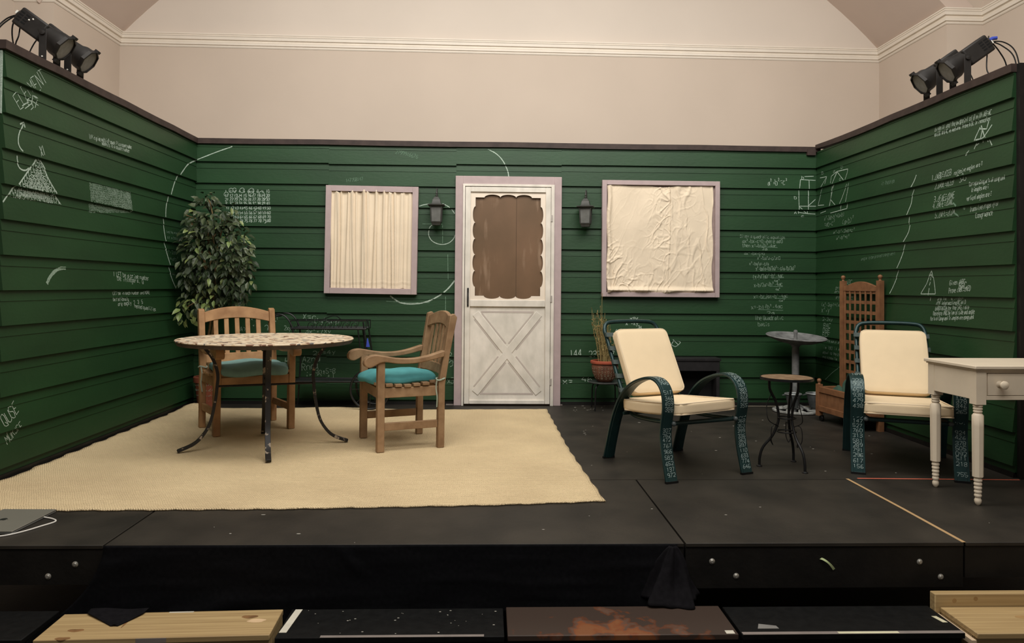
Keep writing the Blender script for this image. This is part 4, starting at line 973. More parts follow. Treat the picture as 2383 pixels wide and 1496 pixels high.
lobes = [((-2.40, -.42, 1.36), (.28, .24, .40), 760), ((-2.50, -.38, 1.64), (.19, .16, .20), 130), ((-2.22, -.42, 1.22), (.15, .17, .30), 230), ((-2.60, -.44, 1.30), (.14, .18, .36), 210),
         ((-2.51, -.36, 1.84), (.075, .06, .045), 26), ((-2.665, -.42, 1.68), (.055, .08, .11), 30), ((-2.30, -.36, 1.70), (.10, .08, .07), 26), ((-2.52, -.46, .96), (.18, .14, .14), 110), ((-2.64, -.50, .88), (.07, .10, .12), 34), ((-2.30, -.40, .98), (.16, .12, .10), 60)]
mb = MB(); tw = MB()
for c, r3, n_ in lobes:
    for k in range(int(n_*.72)):
        while True:
            p = Vector((rd.uniform(-1, 1), rd.uniform(-1, 1), rd.uniform(-1, 1)))
            if p.length <= 1 and p.length > (.45 if n_ > 200 else 0): break
        q = Vector((c[0]+p.x*r3[0], c[1]+p.y*r3[1], c[2]+p.z*r3[2]))
        if q.x < XL+.095 or q.y > -.06: continue
        L_ = rd.uniform(.060, .098); w_ = L_*rd.uniform(.20, .27)
        out = Vector((p.x*.6+rd.uniform(-.5, .5), p.y*.6-.25+rd.uniform(-.5, .5), -.55+p.z*.45+rd.uniform(-.45, .45))).normalized()
        sd = out.cross(Vector((rd.uniform(-.3, .3), rd.uniform(-1, .1), rd.uniform(.2, 1)))).normalized(); nn = sd.cross(out).normalized()
        v = lambda a, b_, h_: mb.b.verts.new(q-O+out*(a*L_)+sd*(b_*w_)+nn*(h_*L_))
        base, tip = v(0, 0, 0), v(1, 0, -.12)
        m1, m2 = v(.35, 0, .02), v(.72, 0, 0)
        l1, l2 = v(.32, 1, .09), v(.68, .72, .05); r1, r2 = v(.32, -1, .09), v(.68, -.72, .05)
        fs = [mb.b.faces.new(t) for t in ((base, m1, l1), (m1, m2, l2, l1), (m2, tip, l2), (base, r1, m1), (m1, r1, r2, m2), (m2, r2, tip))]
        s_ = rd.random()
        mi = 2 if (s_ < .065 or (c[2] < 1.0 and c[0] < -2.5 and s_ < .40)) else 1 if s_ < .46 else 0
        for f in fs: f.material_index = mi
mb.build('foliage', [leafd, leafm, leafl], fi, smooth=False)
for c, r3, n_ in lobes[1:]:
    a = Vector((-2.44, -.38, max(.9, min(1.6, c[2]-.2))))-O; b_ = Vector(c)-O
    tw.tube(crom([a, a.lerp(b_, .5)+Vector((0, 0, .05)), b_], 5), .004, 5)
tw.build('twigs', bark, fi, smooth=True)

# ------------------------------------------------------------------ wrought iron tea cart
ct = thing('tea_cart', 'black wrought iron tea cart against the back wall behind the round table', 'serving cart', (-1.455, -.235, .012))
darkiron = mat('satin_black_iron', (.014, .014, .014), .35, .3, 30, metal=.3, spec=.5)
X0, X1, Y0, Y1 = -.325, .325, -.13, .11
def rect(z, x0=X0, x1=X1, y0=Y0, y1=Y1): return [(x0, y0, z), (x1, y0, z), (x1, y1, z), (x0, y1, z)]
b = MB().box(X0, X1, Y0, Y1, .690, .700)
b.build('top_tray', mat('black_mesh_tray', (.012, .013, .012), .35, .3, 120, bump=.4, bscale=150), ct)
MB().tube(rect(.70), .008, 8, closed=True).tube(rect(.768), .0045, 6, closed=True).tube([(X0, Y0, .70), (X0, Y0, .768)], .004).tube([(X1, Y0, .70), (X1, Y0, .768)], .004).tube([(X0, Y1, .70), (X0, Y1, .768)], .004).tube([(X1, Y1, .70), (X1, Y1, .768)], .004).build('gallery_rail', darkiron, ct, smooth=True)
sc_ = MB()
for k in range(6):
    x = -.15+.075*k
    sc_.tube(crom([(x-.03, Y0, .705), (x-.02, Y0, .745), (x+.01, Y0, .757), (x+.022, Y0, .735), (x+.005, Y0, .722), (x+.002, Y0, .735)], 5), .0028, 5)
    sc_.tube(crom([(x+.04, Y0, .766), (x+.03, Y0, .73), (x+.01, Y0, .712)], 5), .0025, 5)
sc_.tube(crom([(-.10, Y1, .77), (-.02, Y1, .80), (.02, Y1, .80), (.06, Y1, .77)], 6), .004, 6)
sc_.build('scrollwork', darkiron, ct, smooth=True)
for s, y in ((-1, Y0), (-1, Y1)):
    MB().tube(crom([(X0+.02, y, .70), (X0-.02, y, .775), (X0-.065, y, .815), (X0-.12, y, .822), (X0-.15, y, .80)], 6), .007, 8).build('handle', darkiron, ct, smooth=True)
MB().tube([(X0-.15, Y0, .80), (X0-.15, Y1, .80)], .009).build('handle_grip', darkiron, ct, smooth=True)
for y in (Y0, Y1):
    MB().tube([(X0+.02, y, .695), (X0+.03, y, .40), (X0+.01, y, .008)], .007, 8).build('leg', darkiron, ct, smooth=True)
    MB().tube([(X1-.07, y, .695), (X1-.03, y, .40), (X1+.0, y, .175)], .006, 8).tube([(X1-.025, y, .76), (X1+.005, y, .55), (X1+.03, y, .40), (X1+.045, y, .175)], .007, 8).build('leg', darkiron, ct, smooth=True)
MB().box(X0+.02, X1+.01, Y0, Y1, .232, .240).build('lower_shelf', mat('black_mesh_tray', (.012, .013, .012)), ct)
MB().tube(rect(.242, X0+.02, X1+.01), .006, 8, closed=True).build('shelf_rim', darkiron, ct, smooth=True)
for y in (Y0-.02, Y1+.02):
    w_ = MB(); cx_ = X1+.045
    w_.tube([(cx_+.170*math.cos(t), y, .180+.170*math.sin(t)) for t in [2*math.pi*k/48 for k in range(48)]], .0095, 8, closed=True)
    for k in range(8):
        a = 2*math.pi*k/8
        w_.tube([(cx_, y, .18), (cx_+.168*math.cos(a), y, .18+.168*math.sin(a))], .003, 5)
    w_.ball((cx_, y, .18), .02)
    w_.tube([(cx_-.03+.030*math.cos(t), y-.004, .050+.030*math.sin(t)) for t in [2*math.pi*k/18 for k in range(18)]], .004, 5, closed=True)
    w_.build('wheel', darkiron, ct, smooth=True)
MB().tube([(X1+.045, Y0-.02, .18), (X1+.045, Y1+.02, .18)], .006).build('axle', darkiron, ct, smooth=True)
MB().prism([(0, 0), (.032, 0), (.014, .075), (.008, .075)], -.004, .004, lambda u, v, d: Vector((X1+.005+u, Y0-.014+d, .545+v))).build('blue_tag', bluem, ct, label='small blue cloth tag tied to the cart leg')
pp = MB(); pp.ball((0, 0, 0), .030, 14, .55)
for v in pp.b.verts: v.co *= 1+.5*noise.noise(v.co*60)
for v in pp.b.verts: v.co.z = max(v.co.z, -.014); v.co.x *= 1.35
o = pp.build('crumpled_paper', whitem); o.location = (-1.86, -.13, .0145)
tag(o, 'crumpled bit of white paper on the floor by the back wall behind the table', 'paper')

# ------------------------------------------------------------------ low black box by the wall
fx = thing('open_black_box', 'low open-fronted black wooden box against the back wall behind the left lounge chair', 'box', (1.78, -.10, 0))
boxw = mat('matt_black_box_wood', (.011, .0095, .010), .6, .3, 14)
MB().box(-.26, .262, -.10, .072, .430, .455).build('top_board', boxw, fx, bevel=.002)
MB().box(-.25, .250, -.092, -.072, .340, .428).build('fascia_rail', boxw, fx, bevel=.002)
MB().box(.222, .252, -.09, .07, 0, .429).build('side_board', boxw, fx, bevel=.002)
MB().box(-.25, -.22, -.09, .07, 0, .429).build('side_board', boxw, fx, bevel=.002)
MB().box(-.22, .222, .055, .070, 0, .429).build('back_board', mat('box_inside', (.003, .003, .003), .9), fx)

# ------------------------------------------------------------------ stool, pot and reeds
st = thing('metal_stool', 'small round black metal stool holding the reed pot, right of the door', 'stool', (.985, -.24, 0))
MB().lathe([(.0001, .236), (.135, .236), (.152, .240), (.156, .246), (.150, .250), (.13, .247), (.0001, .247)], n=36).build('seat', mat('worn_grey_metal', (.07, .075, .07), .4, .4, 30, metal=.4), st, smooth=True)
for k in range(4):
    a = R(45+90*k); c, s = math.cos(a), math.sin(a)
    MB().tube(crom([(.09*c, .09*s, .238), (.125*c, .125*s, .222), (.145*c, .145*s, .19), (.150*c, .150*s, .10), (.155*c, .155*s, .004)], 5), .006, 8).build('leg', blackiron, st, smooth=True)
rp_ = thing('reed_pot', 'bulbous terracotta pot with white figures and dry reeds on the small stool', 'plant', (.978, -.24, .2485))
MB().lathe([(.055, 0), (.062, .002), (.088, .03), (.110, .08), (.119, .125), (.118, .148), (.112, .160)], n=40, cap=False).lathe([(.112, .158), (.126, .163), (.129, .172), (.127, .184), (.116, .188), (.108, .178), (.104, .165), (.0001, .163)], n=40).build('pot', mat('dark_terracotta', (.13, .048, .025), .75, .35, 18, bump=.08), rp_, smooth=True)
MB().lathe([(.113, .160), (.127, .164), (.130, .172), (.128, .185), (.116, .189), (.106, .178)], n=40, cap=False).build('rim', mat('red_terracotta_rim', (.33, .07, .035), .65, .1, 20), rp_, smooth=True, solid=.002)
mb = MB(); rd = random.Random(8)
pr_ = [(.062, .002), (.088, .03), (.110, .08), (.119, .125), (.118, .148)]
def prr(z):
    for (a, z0_), (b_, z1_) in zip(pr_, pr_[1:]):
        if z <= z1_: return a+(b_-a)*(z-z0_)/(z1_-z0_)
    return .118
for z, hh, txt in ((.125, .0032, 'K0430Z48H150'), (.093, .003, '1H155X0J7402'), (.063, .003, '0ZI558014X'), (.036, .0026, '14800X5')):
    n_ = len(txt)
    for k, ch in enumerate(txt):
        a0_ = -math.pi*.95+math.pi*.9*(k+.2)/n_; gl, _ = glyphs(ch, rd, .3)
        for pl_ in gl:
            q = [(a0_+a*.0036/prr(z), z+(c-3)*hh) for a, c in pl_]
            mb.tube([((prr(zz)+.001)*math.cos(a), (prr(zz)+.001)*math.sin(a), zz) for a, zz in q], .0013, 4)
mb.build('chalk_figures', mat('pot_chalk', (.26, .21, .14), .9), rp_)
rd = random.Random(12); rm = MB()
for k in range(84):
    a = rd.uniform(0, 6.28); r_ = rd.uniform(0, .06); h_ = rd.uniform(.16, .42) if k > 6 else rd.uniform(.42, .52)
    x, y = r_*math.cos(a), r_*math.sin(a)
    lx = rd.uniform(-.035, .035)-.028*(h_ > .3)-.02*(h_ > .42); ly = rd.uniform(-.03, .03)
    P_ = crom([(x, y, .16), (x+lx*.3, y+ly*.3, .16+h_*.4), (x+lx+rd.uniform(-.008, .008), y+ly, .16+h_*.8), (x+lx*1.1+rd.uniform(-.01, .01), y+ly, .16+h_)], 4)
    rm.tube(P_, .0020, 5)
    for j in range(rd.randint(4, 9)):
        i = rd.randint(3, len(P_)-1); q = P_[i]; d = Vector((rd.uniform(-1, 1), rd.uniform(-1, 1), rd.uniform(.3, 1.4))).normalized()*rd.uniform(.01, .024)
        rm.tube([q, q+d*.5, q+d], .003, 5, rr=[.001, .0036, .0008])
rm.tube(crom([(.03, .03, .16), (.05, .03, .35), (.048, .03, .52)], 5), .0015, 5).tube(crom([(-.05, -.04, .16), (-.07, -.05, .22), (-.09, -.05, .29)], 5), .0016, 5).tube(crom([(-.02, 0, .16), (-.028, 0, .45), (-.030, 0, .70), (-.027, 0, .79)], 5), .0022, 5)
rm.build('reeds', mat('dry_reed', (.20, .135, .045), .8, .5, 30, col2=(.34, .27, .11)), rp_, smooth=True)

# ------------------------------------------------------------------ stage lights on the side walls
def spot(loc, rz, pitch, label, cabs, blue=False):
    g = thing('stage_spotlight', label, 'stage light', loc, rz)
    # local x is the aim direction in plan, z up; pivot .165 above the base
    pv = Vector((0, 0, .172)); Mx = Matrix.Translation(pv) @ Matrix.Rotation(R(90+pitch), 4, 'Y')
    MB().lathe([(.0001, -.215), (.040, -.215), (.050, -.208), (.052, -.10), (.060, -.06), (.066, .02), (.078, .05), (.080, .105), (.074, .108), (.074, .10)], n=28, M=Mx).build('housing', lampblack, g, smooth=True, angle=35)
    cv = MB().box(-.060, .060, -.060, .060, -.20, -.02, Mx)
    cv.build('rear_cover', lampblack, g, bevel=.012, seg=3)
    vt = MB()
    for k in range(4):
        for sgn in (-1, 1):
            vt.box(-.035+.018*k, -.026+.018*k, sgn*.0605-.001, sgn*.0605+.001, -.19, -.165, Mx).box(-.035+.018*k, -.026+.018*k, sgn*.0605-.001, sgn*.0605+.001, -.155, -.13, Mx)
    vt.build('vent_slots', mat('vent_black', (.002, .002, .002), .9), g)
    MB().lathe([(.0001, .1005), (.04, .1035), (.0765, .1025)], n=28, M=Mx, cap=False).build('lens', lensm, g, smooth=True)
    fr_ = MB()
    fr_.lathe([(.079, .085), (.088, .090), (.088, .112), (.078, .114), (.078, .104)], n=8, M=Mx, cap=False)
    fr_.box(-.098, -.080, -.018, .018, .095, .120, Mx).box(.080, .100, -.022, .022, .098, .122, Mx)
    fr_.build('gel_frame', lampblack, g)
    for s in (-1, 1):
        y = s*.098
        MB().box(-.021, .021, y-.003, y+.003, 0, .198).build('yoke_arm', lampblack, g, bevel=.001)
        for z in (.028,): MB().lathe([(.0001, .004), (.0045, .004), (.0045, 0)], (0, y-.003, z), 8, Matrix.Rotation(R(90), 4, 'X')).build('yoke_bolt', mat('bright_bolt', (.75, .72, .65), .4), g)
        MB().lathe([(.016, 0), (.014, .012), (.0001, .014)], (0, y+(s*.003), .172), 12, Matrix.Rotation(R(-90*s), 4, 'X')).build('pivot_knob', lampblack, g, smooth=True)
    MB().box(-.020, .020, -.101, .101, 0, .004).build('yoke_base', lampblack, g)
    for (a, b_) in ((-.03, -.11), (-.012, -.125)):
        p = Mx @ Vector((a, -.0605 if True else 0, b_)); MB().ball(p, .0055, 8).build('white_stud', mat('bright_bolt', (.75, .72, .65)), g, smooth=True)
    rear = Mx @ Vector((-.01, 0, -.215))
    for i, pts in enumerate(cabs):
        P_ = [rear+Vector((0, .01*(i-1), .01*i))]+[Vector(p) for p in pts]
        MB().tube(crom(P_, 8), .0042, 8).build('power_cable', blackiron, g, smooth=True)
    MB().box(-.02, .0, -.026, -.012, -.232, -.212, Mx).box(-.002, .02, .004, .022, -.232, -.212, Mx).build('white_plug', mat('plug_white', (.8, .78, .7), .4), g)
    if blue: MB().tube([rear, rear+Vector((-.035, 0, .020)), rear+Vector((-.06, 0, .022))], .012, 10).build('blue_connector', bluem, g, smooth=True)
    return g
cabL = [[(-.25, .0, .27), (-.30, -.02, .18), (-.315, -.03, .02), (-.31, -.03, -.10)], [(-.22, .02, .24), (-.215, .03, .12), (-.17, .05, .02), (-.12, .06, -.06)], [(-.26, -.03, .22), (-.285, -.05, .12), (-.27, -.05, -.1)], [(-.17, -.01, .18), (-.19, .0, .10), (-.14, .02, -.06)]]
ZT = HC+.001
spot((-2.782, -2.215, ZT), R(8), 36, 'black spotlight on the left wall nearer the viewer, cables looping behind', cabL)
spot((-2.778, -1.955, ZT-.004), R(8), 36, 'black spotlight on the left wall partly behind its neighbour', [[(-.24, -.01, .20), (-.26, -.02, .10), (-.22, -.02, -.06)]])
cabR = [[(-.27, .0, .30), (-.33, .03, .22), (-.35, .05, .04), (-.34, .06, -.08)], [(-.25, .02, .27), (-.31, .05, .18), (-.32, .07, .0), (-.31, .07, -.08)], [(-.25, -.01, .24), (-.30, -.02, .14), (-.31, -.02, -.06)], [(-.15, .03, .13), (-.16, .05, .06), (-.14, .06, -.02)]]
spot((3.035, -2.065, ZT), R(172), 36, 'black spotlight on the right wall nearer the viewer, blue plug behind', cabR, True)
spot((3.030, -1.775, ZT), R(172), 36, 'black spotlight on the right wall farther from the viewer', [[(-.22, .0, .22), (-.26, .02, .10), (-.24, .02, -.05)]])

# ------------------------------------------------------------------ laptop and cable
lp = thing('laptop', 'closed grey laptop lying on the black platform at the far left', 'laptop', (-2.245, -3.388, .0005), R(-1.5))
MB().box(-.125, .125, -.158, .158, .0, .008).build('base', mat('laptop_base', (.14, .14, .13), .5, metal=.3), lp, bevel=.003)
lid = MB().box(-.125, .125, -.158, .158, .0085, .0145).build('lid', aluminium, lp, bevel=.004, seg=3)
lg = MB()
# fruit shaped mark: a rounded body with a bite on one side and a leaf above
body = []
for k in range(40):
    t = 2*math.pi*k/40; r_ = .0165*(1+.06*math.cos(2*t))
    x, y = r_*math.cos(t), r_*math.sin(t)*1.02
    if abs(t-math.pi/2) < .35: y -= .0022*(1-abs(t-math.pi/2)/.35)
    if abs(t-3*math.pi/2) < .35: y += .0022*(1-abs(t-3*math.pi/2)/.35)
    dx, dy = x-.0205, y-.001; dd = math.hypot(dx, dy)
    if dd < .009: x, y = .0205+dx/dd*.009, .001+dy/dd*.009
    body.append((x, y))
lg.prism(body, .0147, .0151, lambda u, v, d: Vector((v-.02, -u, d)))
lg.prism([(0, .0185), (.003, .0195), (.0065, .0255), (.003, .0245)], .0147, .0151, lambda u, v, d: Vector((v-.02, -u, d)))
lg.build('lid_logo', mat('dark_logo', (.02, .02, .02), .3), lid)
o = MB().tube(crom([(-2.135, -3.32, .006), (-2.07, -3.345, .004), (-2.035, -3.385, .004), (-2.06, -3.45, .004), (-2.10, -3.53, .004), (-2.16, -3.585, .004), (-2.30, -3.62, .004), (-2.6, -3.62, .004)], 8), .0035, 8).build('charging_cable', whitem, smooth=True)
tag(o, 'thin white cable looping beside the laptop', 'cable')

# ------------------------------------------------------------------ tapes and flecks on the deck
def tape(name, pts, w_, m, label, z=.0008):
    b = MB()
    P_ = [Vector((x, y, 0)) for x, y in pts]; V = []
    for i, p in enumerate(P_):
        t = (P_[min(i+1, len(P_)-1)]-P_[max(i-1, 0)]).normalized(); n_ = Vector((-t.y, t.x, 0))*w_/2
        V.append((p+n_, p-n_))
    rings = [[a+Vector((0, 0, z)), c+Vector((0, 0, z)), c+Vector((0, 0, z-.0006)), a+Vector((0, 0, z-.0006))] for a, c in V]
    o = b.rings(rings).build(name, m); return tag(o, label, 'tape')
tape('floor_tape', [(2.066, -2.618), (2.5, -2.634), (3.0, -2.652)], .012, pink, 'thin red tape line on the deck under the cream desk')
tape('floor_tape', [(2.002, -2.626), (2.001, -3.2), (1.994, -3.683)], .017, tan, 'tan tape along the platform seam left of the cream desk')
tape('floor_tape', [(1.42, -.034), (2.1, -.032), (2.99, -.031)], .020, mat('pale_floor_line', (.42, .36, .27), .7), 'pale tape along the foot of the back wall under the bird bath')
rd = random.Random(44); b = MB()
for k in range(70):
    if k < 40: x, y = rd.uniform(.5, 2.9), rd.uniform(-2.6, -.1)
    elif k < 55: x, y = rd.uniform(-1.6, 2.6), rd.uniform(-3.68, -3.1)
    else: x, y = rd.uniform(.62, 1.1), rd.uniform(-.3, -.03)
    if x < .56 and y > -3.25: continue
    s_ = rd.choice((.002, .003, .0045)); a = rd.uniform(0, 3); l_ = rd.uniform(1, 3)
    pts = [(x+s_*math.cos(t+a)*l_, y+s_*math.sin(t+a)) for t in (0, 1.2, 2.4, 3.6, 4.9)]
    b.prism(pts, .0002, .0011, lambda u, v, d: Vector((u, v, d)))
o = b.build('paint_flecks', mat('white_fleck', (.38, .36, .31), .8)); o['kind'] = 'stuff'
tag(o, 'tiny pale paint flecks scattered over the black deck', 'paint flecks')
tg = MB()
P_ = crom([(1.355, -3.684, -.083), (1.368, -3.702, -.078), (1.385, -3.698, -.086), (1.405, -3.690, -.105), (1.418, -3.688, -.125)], 6)
tg.strip(P_, (.25, -.9, .3), .012, .0015)
p0, p1 = on(1911, 1300, 1, YF-.002), on(1942, 1326, 1, YF-.002)
tg = MB().rings([[Vector((x-.006*w2, YF+yy, z-.004*w2)), Vector((x+.006*w2, YF+yy, z+.004*w2)), Vector((x+.006*w2, YF+yy-.0015, z+.004*w2)), Vector((x-.006*w2, YF+yy-.0015, z-.004*w2))]
     for x, z, yy, w2 in [(p0.x+(p1.x-p0.x)*t, p0.z+(p1.z-p0.z)*t**1.4+.003*math.sin(t*3), .003-.012*math.sin(t*math.pi), .55+.45*abs(t-.45)) for t in [k/10 for k in range(11)]]])
o = tg.build('paper_tag', mat('pale_green_tape', (.62, .72, .36), .6)); tag(o, 'twisted pale green tape scrap stuck on the platform fascia', 'tape')

# ------------------------------------------------------------------ black cloth over the centre fascia
def drape(u, v):
    x = -1.66+2.40*u; h_ = .30+.02*math.sin(u*7)
    z = .0015-h_*v
    y = YF-.010-.012*v
    # sweeping folds gathered near the left and at the right
    y -= .032*v*max(0, math.sin((u*9+v*2.4)*2.1))**2*math.exp(-((u-.10)/.14)**2)
    y -= .030*v*math.exp(-((u-.955)/.03)**2)+.010*v*noise.noise(Vector((u*12, v*3, 2)))
    y -= .006*max(0, noise.noise(Vector((u*6-v*3, v*6+u*4, 5))))
    y -= .010*math.exp(-(((u-.405)-.10*v)/.012)**2)*(v < .5)*math.sin(v*6.3)
    x -= .20*v*v*math.exp(-((u-.02)/.10)**2)
    return Vector((x, y, z))
dp = thing('black_cloth', 'black cloth hanging over the centre platform edge down to the steps', 'cloth', (-.45, YF, -.2))
Od = Vector((-.45, YF, -.2))
MB().grid(150, 30, lambda u, v: drape(u, v)-Od).build('hanging_cloth', blackcloth, dp, smooth=True, solid=.002)
def tail(u, v):
    """cloth end lying forward over the pine tread, ending in a point"""
    w_ = 1 if v < .3 else 1-.86*((v-.3)/.7)**1.1
    xa_, xb_ = -1.655+.03*v, -1.425
    xc = -1.485
    x = xc+((xa_+(xb_-xa_)*u)-xc)*w_
    y = -3.795-.148*v; z = -.2150
    return Vector((x, y, z+.0025*math.sin(u*7+v*4)))-Od
MB().grid(24, 26, tail).build('cloth_tail', mat('lit_black_cloth', (.0085, .0078, .009), .95, .2, 50, spec=.05), dp, smooth=True, solid=.002)  # same cloth as the drape, its lit tone put into a lighter colour
def bunch(u, v):
    a = math.pi*(u); w_ = .012+.105*v**.8; f = 1+.18*math.sin(u*17+v*3)+.10*math.sin(u*31)
    return Vector((.700+.02*(1-v)-w_*f*math.cos(a)*1.05, YF-.014-(w_*.62*f+.055*v**4)*math.sin(a), -.005-.208*v+.004*math.sin(u*8)*(v > .9)))-Od
MB().grid(60, 24, bunch).build('gathered_corner', mat('lit_black_cloth', (.011, .010, .013)), dp, smooth=True, solid=.002)

# ------------------------------------------------------------------ step units below the stage
ZS = -.22
rust = mat('worn_brown_paint', (.045, .028, .020), .5, .3, 4)
N, L, bs = nodes(rust)
tc = N.new('ShaderNodeTexCoord'); sp = N.new('ShaderNodeSeparateXYZ'); L.new(tc.outputs['Object'], sp.inputs[0])
n1 = N.new('ShaderNodeTexNoise'); n1.inputs['Scale'].default_value = 10; n1.inputs['Detail'].default_value = 7; n1.inputs['Distortion'].default_value = .2; L.new(tc.outputs['Object'], n1.inputs[0])
def M_(op, a, b_=None, c_=None):
    n_ = N.new('ShaderNodeMath'); n_.operation = op
    for i, v in enumerate((a, b_, c_)):
        if v is None: continue
        if isinstance(v, (int, float)): n_.inputs[i].default_value = v
        else: L.new(v, n_.inputs[i])
    return n_.outputs[0]
dx = M_('ABSOLUTE', M_('SUBTRACT', sp.outputs[0], .0)); dy = M_('ADD', sp.outputs[1], .10)
mask = M_('SUBTRACT', M_('SUBTRACT', M_('ADD', n1.outputs[0], .18), M_('MULTIPLY', dx, .75)), M_('MULTIPLY', M_('ABSOLUTE', dy), 1.2))
r1 = N.new('ShaderNodeValToRGB'); e = r1.color_ramp.elements; e[0].position = .47; e[0].color = (.045, .028, .020, 1); e[1].position = .66; e[1].color = (.20, .075, .028, 1)
k = e.new(.50); k.color = (.10, .032, .012, 1); k = e.new(.56); k.color = (.10, .058, .040, 1); k = e.new(.60); k.color = (.19, .055, .017, 1)
L.new(mask, r1.inputs[0]); L.new(r1.outputs[0], bs.inputs['Base Color'])
glossblack = mat('gloss_black_step_paint', (.0042, .0042, .004), .6, .4, 25, spec=.16, bump=.1, bscale=60)
def step(x0, x1, y0, y1, m, label, rz=0, front=None, z=ZS, th=.022):
    cx_, cy_ = (x0+x1)/2, (y0+y1)/2; hw, hd = (x1-x0)/2, (y1-y0)/2
    g = thing('stair_unit', label, 'step', (cx_, cy_, -.62), rz)
    zt_ = z+.62
    tr = MB().box(-hw, hw, -hd, hd, zt_-th, zt_).build('tread', m, g, bevel=.003)
    tr.location = (0, 0, 0)
    fm = front or m
    MB().box(-hw+.004, hw-.004, -hd+.016, -hd+.036, 0, zt_-th-.001).build('riser', fm, g, bevel=.002)
    for s in (-1, 1):
        MB().box(s*(hw-.012)-.010, s*(hw-.012)+.010, -hd+.038, hd-.002, 0, zt_-th-.001).build('side_panel', fm, g, bevel=.002)
    return g, hw, hd, zt_
def stepl(x0, y, z): return Vector((x0, y, z))
g, hw, hd, zt_ = step(-3.0, -1.775, -4.045, -3.80, glossblack, 'glossy black step at the far left, cut by the picture edge')
MB().box(hw-.20, hw-.175, -hd+.01, -hd+.05, zt_, zt_+.0008).build('chipped_edge', paletape, g)
g, hw, hd, zt_ = step(-1.735, -.885, -4.035, -3.815, pine, 'raw pine step left of centre under the black cloth tail', R(2.2))
# knots
kn = mat('pine_knot', (.22, .11, .04), .6, .3, 30)
kb = MB()
for x, y, rx, ry in ((-.31, -.035, .030, .012), (-.325, -.10, .028, .012), (.31, .048, .032, .014), (-.15, .01, .004, .03)):
    kb.prism([(x+rx*math.cos(t), y+ry*math.sin(t)*(1+.2*math.sin(3*t))) for t in [2*math.pi*k/20 for k in range(20)]], zt_-.001, zt_+.0004, lambda u, v, d: Vector((u, v, d)))
kb.build('wood_knots', kn, g)
MB().prism([(.345+.034*math.cos(t)*(1+.15*math.sin(4*t)), .012+.016*math.sin(t)) for t in [2*math.pi*k/24 for k in range(24)]], zt_-.001, zt_+.0005, lambda u, v, d: Vector((u, v, d))).build('filler_patch', mat('pale_filler', (.66, .46, .27), .6), g)
MB().box(-.06, .05, -hd-.0008, -hd+.001, zt_-.019, zt_-.002).box(-.075, .045, -hd-.001+.015, -hd+.016, zt_-.06, zt_-.024).build('masking_tape', mauvetape, g)
MB().box(-.02, .075, hd-.012, hd-.002, zt_, zt_+.0008).build('pale_tape_strip', paletape, g)
g, hw, hd, zt_ = step(-.855, -.002, -4.045, -3.80, glossblack, 'black step in the centre with pale tape along its left side')
b = MB(); b.prism([(-hw+.004, -hd+.042), (-hw+.032, -hd+.042), (-hw+.044, hd-.004), (-hw+.016, hd-.004)], zt_, zt_+.001, lambda u, v, d: Vector((u, v, d))); b.build('side_tape', mat('white_tape', (.62, .58, .48), .6), g)
MB().box(-.26, .35, -hd-.001, -hd+.016, zt_, zt_+.0012).build('nosing_tape', mauvetape, g)
rd = random.Random(77); fb_ = MB()
for k in range(26):
    x, y, s_ = rd.uniform(-hw+.06, hw-.02), rd.uniform(-hd+.02, hd-.01), rd.choice((.0012, .002, .003))
    fb_.prism([(x+s_*math.cos(t)*1.6, y+s_*math.sin(t)) for t in (0, 1.3, 2.5, 3.8, 5)], zt_, zt_+.0006, lambda u, v, d: Vector((u, v, d)))
fb_.build('white_specks', mat('white_fleck', (.38, .36, .31)), g)
g, hw, hd, zt_ = step(.010, .887, -4.04, -3.79, rust, 'brown step with worn orange patches right of centre', 0, glossblack)
MB().box(hw-.045, hw-.012, -hd+.004, -hd+.03, zt_, zt_+.0008).build('white_tape_scrap', mat('white_tape', (.62, .58, .48)), g)
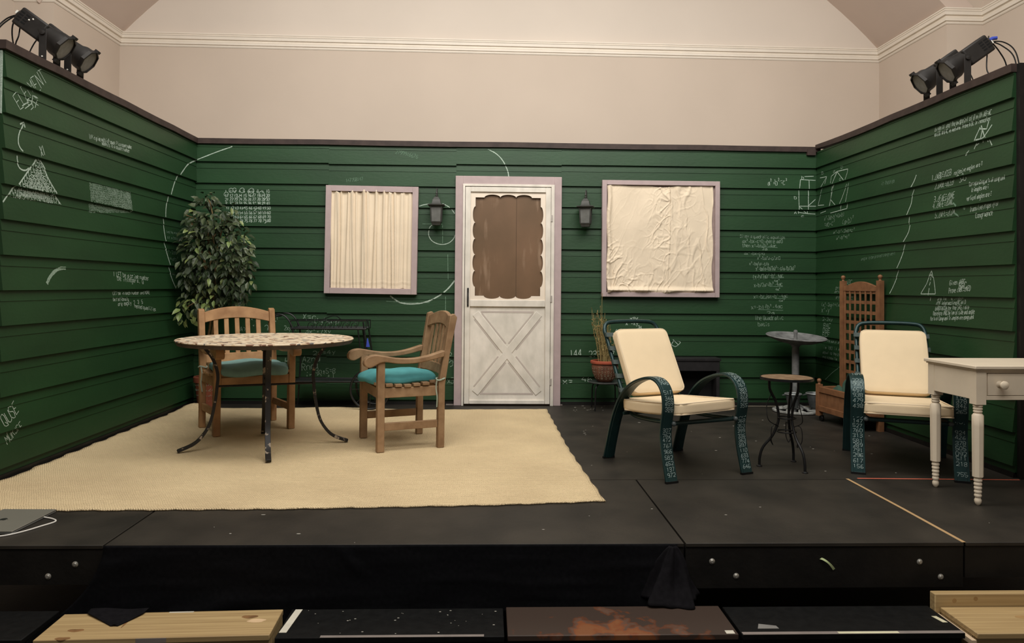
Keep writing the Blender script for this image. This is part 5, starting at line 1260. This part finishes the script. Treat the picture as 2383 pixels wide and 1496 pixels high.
g, hw, hd, zt_ = step(.900, 1.762, -4.045, -3.80, glossblack, 'black step with grey nosing tape left of the right pine step')
MB().box(-hw+.003, hw-.002, -hd-.001, -hd+.020, zt_, zt_+.0012).build('nosing_tape', mauvetape, g)
MB().box(-.060, .175, -hd+.0005, -hd+.016, zt_+.0012, zt_+.002).build('pale_tape_strip', mat('cream_tape', (.62, .58, .40), .6), g)
MB().prism([(hw-.045, hd-.10), (hw-.025, hd-.10), (hw-.012, hd-.155), (hw-.032, hd-.155)], zt_, zt_+.001, lambda u, v, d: Vector((u, v, d))).build('tape_scrap', mat('cream_tape', (.62, .58, .40)), g)
MB().prism([(-.355, -.075), (-.338, -.035), (-.30, -.045), (-.275, -.052), (-.272, -.075)], zt_, zt_+.001, lambda u, v, d: Vector((u, v, d))).build('grey_patch', mat('grey_fleck', (.20, .19, .175), .8), g)
g, hw, hd, zt_ = step(1.806, 3.2, -4.05, -3.815, pine, 'raw pine step with upstand board at the far right', 0, pine)
MB().box(-hw-.02, hw, hd+.002, hd+.040, 0, zt_+.052).build('upstand_board', pine, g, bevel=.004, label='reddish pine board standing behind the tread')
kb = MB()
for x, y, rx, ry in ((-.40, .02, .05, .016), (-.22, -.03, .03, .010), (-.30, -.085, .06, .007), (-.18, .04, .03, .006)):
    kb.prism([(x+rx*math.cos(t), y+ry*math.sin(t)*(1+.2*math.sin(3*t))) for t in [2*math.pi*k/20 for k in range(20)]], zt_-.001, zt_+.0004, lambda u, v, d: Vector((u, v, d)))
for x, z_ in ((-.635, zt_+.025), (-.545, zt_+.032)):
    kb.prism([(x+.009*math.cos(t), z_+.009*math.sin(t)) for t in [2*math.pi*k/14 for k in range(14)]], hd+.0015, hd+.003, lambda u, v, d: Vector((u, d, v)))
kb.build('wood_knots', mat('faint_pine_knot', (.36, .22, .09), .6), g)
MB().box(-hw-.022, -hw-.004, -hd, hd+.002, zt_-.045, zt_-.026).build('edge_lath', mat('pale_lath', (.6, .45, .30), .6), g)
